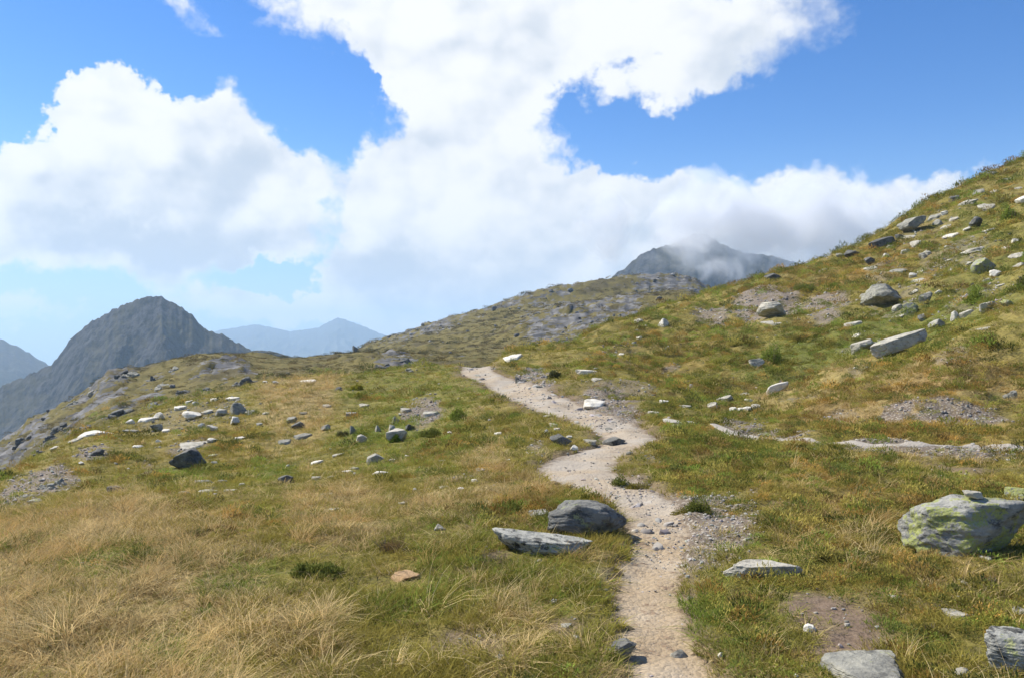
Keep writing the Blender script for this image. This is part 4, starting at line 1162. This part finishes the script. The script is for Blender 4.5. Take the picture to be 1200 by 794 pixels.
# x0, x1, top, base, leaf colour, kind, label
PLANTS = [
    (891, 922, 400, 433, 'bright', 'shrub', 'bright green bush beside a pale stone on the right slope'),
    (704, 744, 538, 566, 'green', 'dwarf_shrub', 'green dwarf shrub overhanging the inner bend of the path'),
    (732, 768, 543, 570, 'olive', 'dwarf_shrub', 'olive dwarf shrub right of the shrub at the path bend'),
    (788, 816, 572, 599, 'olive', 'dwarf_shrub', 'round olive dwarf shrub behind the gravel patch'),
    (806, 838, 575, 603, 'green', 'dwarf_shrub', 'round green dwarf shrub at the back of the gravel patch'),
    (822, 836, 591, 604, 'olive', 'dwarf_shrub', 'small dwarf shrub at the foot of the round green one'),
    (1134, 1160, 335, 357, 'bright', 'shrub', 'bright shrub between white rocks on the right slope'),
    (1176, 1197, 241, 264, 'bright', 'shrub', 'bright shrub high on the right slope'),
    (1193, 1215, 318, 342, 'green', 'shrub', 'green shrub at the frame edge on the right slope'),
    (410, 426, 449, 458, 'yellow', 'plant', 'yellow green plants near the crest of the centre slope'),
    (414, 424, 459, 465, 'yellow', 'plant', 'yellow green plant just below the yellow plants at the crest'),
    (524, 547, 477, 493, 'bright', 'shrub', 'yellow green shrub on the stony bank by the hollow'),
    (452, 472, 505, 520, 'lush', 'plant', 'lush plants in front of the pale hollow boulder'),
    (393, 410, 500, 512, 'dark', 'heath_clump', 'dark heath clump overhanging the grassy hollow'),
    (490, 520, 496, 514, 'green', 'dwarf_shrub', 'dense green shrub mat at the right end of the hollow'),
    (108, 196, 632, 668, 'green', 'grass_tussock', 'broad dark green tussock in the dry meadow'),
    (200, 252, 610, 634, 'dark', 'heath_clump', 'dark twiggy heath clump in the dry meadow'),
    (212, 258, 699, 727, 'lush', 'moss_cushion', 'bright green moss cushion with brown underside in the meadow'),
    (335, 402, 648, 682, 'green', 'grass_tussock', 'yellow green tussock left of the tan stone'),
    (432, 480, 622, 652, 'brown', 'heath_clump', 'brown heath clump above the tan stone'),
    (540, 604, 642, 668, 'dark', 'heath_clump', 'dark heath clump under the spotted slab'),
    (774, 802, 756, 768, 'lush', 'grass_tuft', 'grass tuft growing in the path before the pale stone'),
    (772, 806, 706, 718, 'lush', 'grass_tuft', 'low green tuft creeping into the path from the right'),
    (1072, 1104, 678, 694, 'dark', 'dwarf_shrub', 'dark leafy clump left below the lichen boulder'),
    (1110, 1140, 676, 700, 'green', 'dwarf_shrub', 'leafy green clump below the lichen boulder'),
    (1150, 1180, 666, 692, 'dark', 'heath_clump', 'dark heath hump under the right end of the lichen boulder'),
    (1080, 1120, 722, 752, 'olive', 'dwarf_shrub', 'olive dwarf shrub with yellow leaves above the broad grey slab'),
    (990, 1026, 636, 660, 'green', 'dwarf_shrub', 'green dwarf shrub left of the lichen boulder'),
    (960, 992, 638, 664, 'olive', 'grass_tussock', 'olive tussock behind the long white rock'),
    (920, 958, 388, 402, 'olive', 'heath_clump', 'olive heath clump below the scree on the right slope'),
    (930, 968, 328, 344, 'green', 'heath_clump', 'green mossy hump below the right skyline'),
    (640, 660, 428, 446, 'dark', 'dwarf_shrub', 'dark green shrub on the eroded bank above the path'),
]
for i, (x0, x1, y0, y1, colr, kind, label) in enumerate(PLANTS):
    rng = np.random.default_rng(50 + i)
    gx, gy, gz = hit((x0 + x1) / 2, y1 - .12 * (y1 - y0), ZU)
    k = gy / FPX
    wd, ht = (x1 - x0) * k, (y1 - y0) * k
    flat_k = kind in ('grass_tussock', 'grass_tuft')
    ht = ht * (.6 if kind not in ('shrub', 'plant', 'dwarf_shrub') else .65 if kind == 'dwarf_shrub' else 1.0)
    root = bpy.data.objects.new(kind, None)
    root.empty_display_size = .2
    root.location = (gx, gy + wd * .25, float(zat(np.array([gx]), np.array([gy + wd * .25]), Z)[0]) - .02)
    C.objects.link(root)
    tag(root, label, kind.replace('_', ' '), 'plants on the slopes')
    leaf = max(.013, 1.9 * k) * (2.4 if flat_k else 1.0)
    n = int(min(7000, 1400 + 50 * (x1 - x0)))
    if kind == 'moss_cushion':
        leaf *= .8
        n = 5200
    VV, FF, b0 = [], [], 0
    nl = 4 if kind in ('plant', 'grass_tuft') else 9
    for q in range(nl):
        a_, r_ = rng.random() * 6.283, math.sqrt(rng.random()) * .62
        s_ = rng.uniform(.3, .62) if q else .7
        v, f = leaf_cloud(rng, n // nl, wd / 2 * s_, wd * .38 * s_, ht * (rng.uniform(.45, 1.0) * (1.1 - .6 * r_)), leaf, 1.2 if flat_k else .5 if kind == 'heath_clump' else .25, .25, .0)
        v[:, 0] += math.cos(a_) * r_ * wd * .5 * (q > 0)
        v[:, 1] += math.sin(a_) * r_ * wd * .4 * (q > 0)
        VV.append(v)
        FF.append(f + b0)
        b0 += len(v)
    v, f = np.concatenate(VV), np.concatenate(FF)
    fo = bpy.data.objects.new('blades' if flat_k else 'foliage', pymesh('foliage', v, f, LEAF[colr]))
    fo.parent = root
    C.objects.link(fo)
    if not flat_k and kind != 'moss_cushion':
        v, f = tubes(rng, 40 if kind == 'heath_clump' else 14, wd * .55, ht * (1.05 if kind == 'heath_clump' else .9), max(.004, .25 * k))
        st_ = bpy.data.objects.new('stems', pymesh('stems', v, f, M_TWIG))
        st_.parent = root
        C.objects.link(st_)


# ------------------------------------------------------------------ ground cover, as stuff
def blades_mesh(name, rng, n, rad, h0, h1, wdt, lean, wind):
    v, f = [], []
    for _ in range(n):
        a, rr_ = rng.random() * 6.283, rad * math.sqrt(rng.random())
        b = np.array([math.cos(a) * rr_, math.sin(a) * rr_, -.01])
        h = rng.uniform(h0, h1)
        dr = np.array([math.cos(a) * .6 + rng.normal() * .6 + wind[0], math.sin(a) * .6 + rng.normal() * .6 + wind[1], 0]) * lean * h
        t = rng.random() * 6.283
        s = np.array([math.cos(t), math.sin(t), 0]) * wdt * .5
        m1, m2, tip = b + dr * .18 + [0, 0, h * .45], b + dr * .55 + [0, 0, h * .8], b + dr * 1.1 + [0, 0, h * .96]
        k = len(v)
        v += [b - s, b + s, m1 - s * .9, m1 + s * .9, m2 - s * .6, m2 + s * .6, tip]
        f += [(k, k + 1, k + 3, k + 2), (k + 2, k + 3, k + 5, k + 4), (k + 4, k + 5, k + 6)]
    return pymesh(name, np.array(v), f, M_BLADE)


def protos(cname, meshes):
    col = bpy.data.collections.new(cname)
    for k, me in enumerate(meshes):
        col.objects.link(bpy.data.objects.new('%s_%02d' % (cname, k), me))
    return col


rg = np.random.default_rng(8)
P_SHORT = protos('turf_tufts', [blades_mesh('turf_tuft', rg, 26, .055, .03, .085, .0042, .8, (.1, -.05)) for _ in range(5)])
P_LONG = protos('straw_tufts', [blades_mesh('straw_tuft', rg, 22, .07, .10, .27, .0034, .95, (.35, -.25)) for _ in range(6)])


def heath_mesh(rng):
    v, f = leaf_cloud(rng, 170, .15, .15, .11, .034, .5, .45)
    return pymesh('heath_tuft', v, f, M_BLADE)


P_HEATH = protos('heath_tufts', [heath_mesh(rg) for _ in range(5)])
P_CHIP = protos('stone_chips', [rock_mesh('stone_chip', 9000 + k, 's' if k % 2 else 'b', (1, .8, .5), 2, M_CHIP) for k in range(6)])

ngt = bpy.data.node_groups.new('scatter', 'GeometryNodeTree')


def scatter_group(col):
    g = bpy.data.node_groups.new('scatter_' + col.name, 'GeometryNodeTree')
    g.interface.new_socket('Geometry', in_out='INPUT', socket_type='NodeSocketGeometry')
    g.interface.new_socket('Geometry', in_out='OUTPUT', socket_type='NodeSocketGeometry')
    gi, go = g.nodes.new('NodeGroupInput'), g.nodes.new('NodeGroupOutput')
    iop = g.nodes.new('GeometryNodeInstanceOnPoints')
    ci = g.nodes.new('GeometryNodeCollectionInfo')
    ci.inputs['Collection'].default_value = col
    ci.inputs['Separate Children'].default_value = True
    ci.inputs['Reset Children'].default_value = True
    iop.inputs['Pick Instance'].default_value = True

    def na(name, dt):
        a = g.nodes.new('GeometryNodeInputNamedAttribute')
        a.data_type = dt
        a.inputs['Name'].default_value = name
        return a.outputs['Attribute']
    L = g.links.new
    L(gi.outputs[0], iop.inputs['Points'])
    L(ci.outputs[0], iop.inputs['Instance'])
    L(na('pick', 'INT'), iop.inputs['Instance Index'])
    L(na('rot', 'FLOAT_VECTOR'), iop.inputs['Rotation'])
    L(na('size', 'FLOAT_VECTOR'), iop.inputs['Scale'])
    L(iop.outputs[0], go.inputs[0])
    return g


def scatter(name, label, col, pos, rot, size, tint):
    n = len(pos)
    me = bpy.data.meshes.new(name)
    me.vertices.add(n)
    me.vertices.foreach_set('co', np.ascontiguousarray(pos, np.float32).ravel())
    rng = np.random.default_rng(n)
    for nm, kind, key, v in (('rot', 'FLOAT_VECTOR', 'vector', rot), ('size', 'FLOAT_VECTOR', 'vector', size)):
        me.attributes.new(nm, kind, 'POINT').data.foreach_set(key, np.ascontiguousarray(v, np.float32).ravel())
    me.attributes.new('pick', 'INT', 'POINT').data.foreach_set('value', rng.integers(0, len(col.objects), n).astype(np.int32))
    me.attributes.new('tint', 'FLOAT_COLOR', 'POINT').data.foreach_set('color', np.ascontiguousarray(np.concatenate([tint, np.ones((n, 1))], 1), np.float32).ravel())
    o = bpy.data.objects.new(name, me)
    C.objects.link(o)
    mod = o.modifiers.new('scatter', 'NODES')
    mod.node_group = scatter_group(col)
    tag(o, label, None, None, 'stuff')
    return o


def sample(rng, n, r0, r1, ex=0.0):
    u = rng.random(n)
    r = np.exp(np.log(r0) + u * np.log(r1 / r0)) if ex == 0 else (r0 ** ex + u * (r1 ** ex - r0 ** ex)) ** (1 / ex)
    th = rng.uniform(R(-51), R(51), n)
    return np.sin(th) * r, np.cos(th) * r, r


def palette(rng, x, y, md, mn, mr, n):
    a = fbm(x / 1.3, y / 1.3, 801, 3)[:, None]
    b = fbm(x / .35, y / .35, 811, 2)[:, None]
    olive, green = np.array([.31, .25, .058]), np.array([.215, .215, .045])
    straw, rust = np.array([.58, .46, .23]), np.array([.38, .24, .075])
    c = olive + (green - olive) * np.clip(.5 + 1.2 * a + .6 * b, 0, 1)
    c = c + (rust - c) * np.clip(mr[:, None] * (.6 + 1.4 * b + .8 * a), 0, 1)
    pick = (rng.random(n) < np.clip(md * .62 + .12 + .5 * a[:, 0], 0, .95))[:, None]
    st = straw * rng.uniform(.55, 1.2, n)[:, None] + (rust - straw) * rng.uniform(0, .45, n)[:, None]
    c = np.where(pick, st, c)
    gp = (rng.random(n) < mn * .85)[:, None]
    gr = np.array([.18, .225, .04]) * rng.uniform(.7, 1.35, n)[:, None]
    c = np.where(gp, gr, c)
    return c * rng.uniform(.8, 1.4, n)[:, None]


def cover(rng, n, r0, r1, ex=0.0):
    x, y, r = sample(rng, n, r0, r1, ex)
    mg, ms, md, mn, mr = masks(x, y)
    d, wdt = path_dist(x, y)
    brk_ = fbm(x / .6, y / .6, 601, 3)
    mg = mg * sst(brk_, -.6, -.1)
    ms = ms * sst(brk_, -.4, .05)
    on = np.minimum(d / wdt, trail_dist(x, y) / .26) + .22 * fbm(x / .5, y / .5, 301, 3)
    return x, y, r, mg, ms, md, mn, mr, on


def clear_of_rocks(x, y, grow=1.0):
    ok = np.ones(len(x), bool)
    for (o, rx, ry, wd, dp) in rock_objs:
        ok &= ((x - rx) / (wd * .5 * grow + .01)) ** 2 + ((y - ry) / (dp * .5 * grow + .01)) ** 2 > 1
    return ok


def place(x, y, r, dz):
    return np.stack([x, y, zat(x, y, Z) + dz], 1)


rng = np.random.default_rng(21)
# short turf
x, y, r, mg, ms, md, mn, mr, on = cover(rng, 92000, 2.0, 95)
keep = (on > .98) & clear_of_rocks(x, y, .72) & (rng.random(len(x)) > np.clip(mg * .9 + ms * .9, 0, .97))
x, y, r, md, mn, mr = [q[keep] for q in (x, y, r, md, mn, mr)]
n = len(x)
sc = (.8 + r / 15) * rng.uniform(.7, 1.35, n)
scatter('grass', 'short olive and green turf covering the slopes', P_SHORT, place(x, y, r, -.01), np.stack([rng.normal(0, .15, n), rng.normal(0, .15, n), rng.uniform(0, 6.28, n)], 1),
        np.stack([sc, sc, (.75 + r / 55) * np.clip(1 + 1.5 * fbm(x / .6, y / .6, 861, 2), .35, 2.2) * rng.uniform(.6, 1.25, n) * np.where(x / r > .1, .8, 1)], 1), palette(rng, x, y, md, mn, mr, n))
# long straw grass
x, y, r, mg, ms, md, mn, mr, on = cover(rng, 60000, 2.0, 60)
clump = fbm(x / .8, y / .8, 831, 3)
keep = (on > 1.12) & clear_of_rocks(x, y, .85) & (rng.random(len(x)) > ms) & (rng.random(len(x)) < np.clip(md * (.5 + 2.0 * clump) + .03, 0, 1)) & (mg < .5)
x, y, r, md = [q[keep] for q in (x, y, r, md)]
n = len(x)
sc = (.65 + r / 24) * rng.uniform(.6, 1.25, n)
base = np.array([.76, .585, .29]) * rng.uniform(.55, 1.2, n)[:, None]
tan_ = np.array([.56, .35, .125]) * rng.uniform(.7, 1.15, n)[:, None]
base = base * (1.22 - .22 * sst(r, 4.6, 6.5))[:, None]
mixk = np.clip(.02 + .5 * sst(r, 5.2, 8) + 1.3 * fbm(x / 1.1, y / 1.1, 841, 3) + rng.normal(0, .2, n), 0, 1)[:, None]
tint = base + (tan_ - base) * mixk
grn = rng.random(n) < .16
tint[grn] = np.array([.18, .19, .055]) * rng.uniform(.7, 1.3, grn.sum())[:, None]
scatter('dry_grass', 'long bleached straw grass of the meadow', P_LONG, place(x, y, r, -.015), np.stack([rng.normal(.05, .25, n), rng.normal(.12, .25, n), rng.normal(0, .6, n) + 3.2 * fbm(x / 1.6, y / 1.6, 847, 2)], 1),
        np.stack([sc, sc, sc * rng.uniform(.3, .85, n) * np.clip(1 + 1.1 * fbm(x / .45, y / .45, 849, 2), .35, 1.7)], 1), tint)
# heath and dwarf shrub mat
x, y, r, mg, ms, md, mn, mr, on = cover(rng, 92000, 3.0, 110, .4)
lumpy = fbm(x / 2.2, y / 2.2, 851, 3)
want = np.clip(.22 + mr * .6 + 1.4 * lumpy + sst(x / r, .08, .2) * .3 - md * .55 - .25 * (x / r < 0), 0, 1)
keep = (on > 1.3) & clear_of_rocks(x, y, 1.08) & (rng.random(len(x)) < want * (.45 + .55 * sst(r, 5, 9))) & (rng.random(len(x)) > mg * .85) & (rng.random(len(x)) > ms * .95)
x, y, r, md, mn, mr = [q[keep] for q in (x, y, r, md, mn, mr)]
n = len(x)
sc = np.minimum((.42 + r / 38) * rng.lognormal(0, .4, n), .5 + r / 14)
pal = np.array([[.075, .085, .022], [.115, .11, .026], [.055, .06, .02], [.19, .115, .036], [.16, .13, .038], [.125, .085, .035], [.10, .125, .026]])
wts = np.array([.2, .25, .12, .08, .17, .08, .1])
pk = rng.choice(7, n, p=wts)
ru = rng.random(n) < mr * .5
pk[ru] = rng.choice([3, 4, 4, 5], ru.sum())
tint = pal[pk] * rng.uniform(.42, 1.4, n)[:, None] * np.array([2.55, 2.6, 2.2])
scatter('heath', 'low brown and olive heath mat on the slopes', P_HEATH, place(x, y, r, -.02), np.stack([rng.normal(0, .2, n), rng.normal(0, .2, n), rng.uniform(0, 6.28, n)], 1),
        np.stack([sc, sc, sc * rng.uniform(.5, 1.15, n) * 1.15], 1), tint)
# stone chips
x, y, r, mg, ms, md, mn, mr, on = cover(rng, 215000, 2.5, 95, .35)
keep = (rng.random(len(x)) < np.clip(mg * .95 + ms * .14 + .010 * sst(r, 9, 14) + .004 + (on < 1.05) * .10 * sst(r, 5, 9) + (on < 1.05) * .05, 0, 1))
x, y, r, on = [q[keep] for q in (x, y, r, on)]
n = len(x)
slab = (on < .85) & (rng.random(n) < .07)
sc = (.007 + .0015 * r) * np.minimum(rng.lognormal(-.1, .72, n), 2.3) * np.where(slab, 2.6, np.where(on < .9, .6, 1))
g = rng.uniform(.18, .46, n)[:, None]
tint = g * (np.array([1.04, .95, .82]) + rng.normal(0, .03, (n, 3)))
pz_ = place(x, y, r, 0)
onp = on < .9
pz_[onp, 2] = zat(x[onp], y[onp], ZU) - (.05 + .0016 * np.clip(r[onp], 0, 45)) + .004
scatter('gravel', 'loose pale stone chips on bare ground and beside the path', P_CHIP, pz_ - np.stack([0 * sc, 0 * sc, sc * np.where(slab, .28, .12)], 1), np.stack([rng.normal(0, .25, n), rng.normal(0, .25, n), rng.uniform(0, 6.28, n)], 1),
        np.stack([sc, sc, sc * rng.uniform(.7, 1.3, n)], 1), tint)
# heath on the ridge and the hill beyond
x, y, r = sample(rng, 26000, 88, 420, .6)
fr = np.clip(field(FARROCK, x, y) + .3 * sst(fbm(x / 16, y / 22, 611, 4), .1, .4), 0, 1)
keep = rng.random(len(x)) < .92 - .5 * fr
x, y, r = [q[keep] for q in (x, y, r)]
n = len(x)
sc = (.75 + .020 * r) * rng.lognormal(0, .4, n)
far_pal = np.array([[.14, .13, .05], [.20, .165, .06], [.10, .10, .04], [.23, .18, .075], [.13, .105, .05]]) * np.array([.80, .76, .78])
tint = far_pal[np.clip((2.4 + 5 * fbm(x / 14, y / 20, 871, 3) + rng.normal(0, .9, n)), 0, 4.9).astype(int)] * rng.uniform(.8, 1.25, n)[:, None]
scatter('heath', 'brown and olive heath over the far ridge and hill', P_HEATH, place(x, y, r, -.05), np.stack([rng.normal(0, .2, n), rng.normal(0, .2, n), rng.uniform(0, 6.28, n)], 1),
        np.stack([sc, sc, sc * rng.uniform(.3, .7, n)], 1), tint)
# loose rock on the ridge and the hill beyond
x, y, r = sample(rng, 16000, 95, 430, 1.0)
fr = field(FARROCK, x, y)
keep = rng.random(len(x)) < .03 + .55 * fr
x, y, r = [q[keep] for q in (x, y, r)]
n = len(x)
sc = (.0019 * r) * rng.lognormal(0, .6, n)
tint = rng.uniform(.08, .27, n)[:, None] * np.array([1, .98, .95])
scatter('rubble', 'weathered rock rubble over the far ridge and hill', P_CHIP, place(x, y, r, -.1), np.stack([rng.normal(0, .3, n), rng.normal(0, .3, n), rng.uniform(0, 6.28, n)], 1), np.stack([sc, sc, sc], 1), tint)


# ------------------------------------------------------------------ air and the cloud on the mountain
def box(name, lo, hi, mat):
    bm = bmesh.new()
    bmesh.ops.create_cube(bm, size=1)
    for v_ in bm.verts:
        for k in range(3):
            v_.co[k] = lo[k] if v_.co[k] < 0 else hi[k]
    me = bpy.data.meshes.new(name)
    bm.to_mesh(me)
    bm.free()
    me.materials.append(mat)
    o = bpy.data.objects.new(name, me)
    C.objects.link(o)
    return o


m_, t_, o_ = new_mat('cloud_mist')
P_ = t_.n('ShaderNodeNewGeometry').outputs['Position']
oc = t_.n('ShaderNodeTexCoord').outputs['Object']
wob = t_.vec('SUBTRACT', t_.noise(P_, .0155, 2, .5, color=True), (.5, .5, .5))
ln = t_.vec('LENGTH', t_.vec('MULTIPLY_ADD', wob, (.5, .5, .5), oc))
nz = t_.noise(P_, .0125, 5, .62, .6)
dn = t_.math('ADD', t_.math('MULTIPLY', t_.math('SUBTRACT', nz, .5), 5.0), t_.math('MULTIPLY_ADD', ln, -1.5, 1.08))
pv = t_.n('ShaderNodeVolumePrincipled')
pv.inputs['Color'].default_value = (1, 1, 1, 1)
t_.put(pv.inputs['Density'], t_.math('MULTIPLY', t_.step(dn, 0, .9), .026))
t_.t.links.new(pv.outputs[0], o_.inputs['Volume'])
m_.cycles.volume_step_rate = .35
mv, mf = ico(3)
md_ = bpy.data.meshes.new('mist')
md_.from_pydata(mv.tolist(), [], mf.tolist())
md_.materials.append(m_)
mist = bpy.data.objects.new('mist', md_)
mist.location = (420, 1250, 176)
mist.scale = (330, 140, 108)
C.objects.link(mist)
tag(mist, 'white cloud wrapped round the craggy mountain', None, None, 'stuff')

m_, t_, o_ = new_mat('thin_air')
pv = t_.n('ShaderNodeVolumePrincipled')
pv.inputs['Color'].default_value = (.56, .78, 1.0, 1)
pv.inputs['Density'].default_value = .00017
pv.inputs['Anisotropy'].default_value = .2
t_.t.links.new(pv.outputs[0], o_.inputs['Volume'])
hz = box('haze', (-9900, -9900, -340), (9900, 9900, 345), m_)
tag(hz, 'pale blue haze of distance over the valley', None, None, 'stuff')
print('rocks', len(ROCKS), 'plants', len(PLANTS))
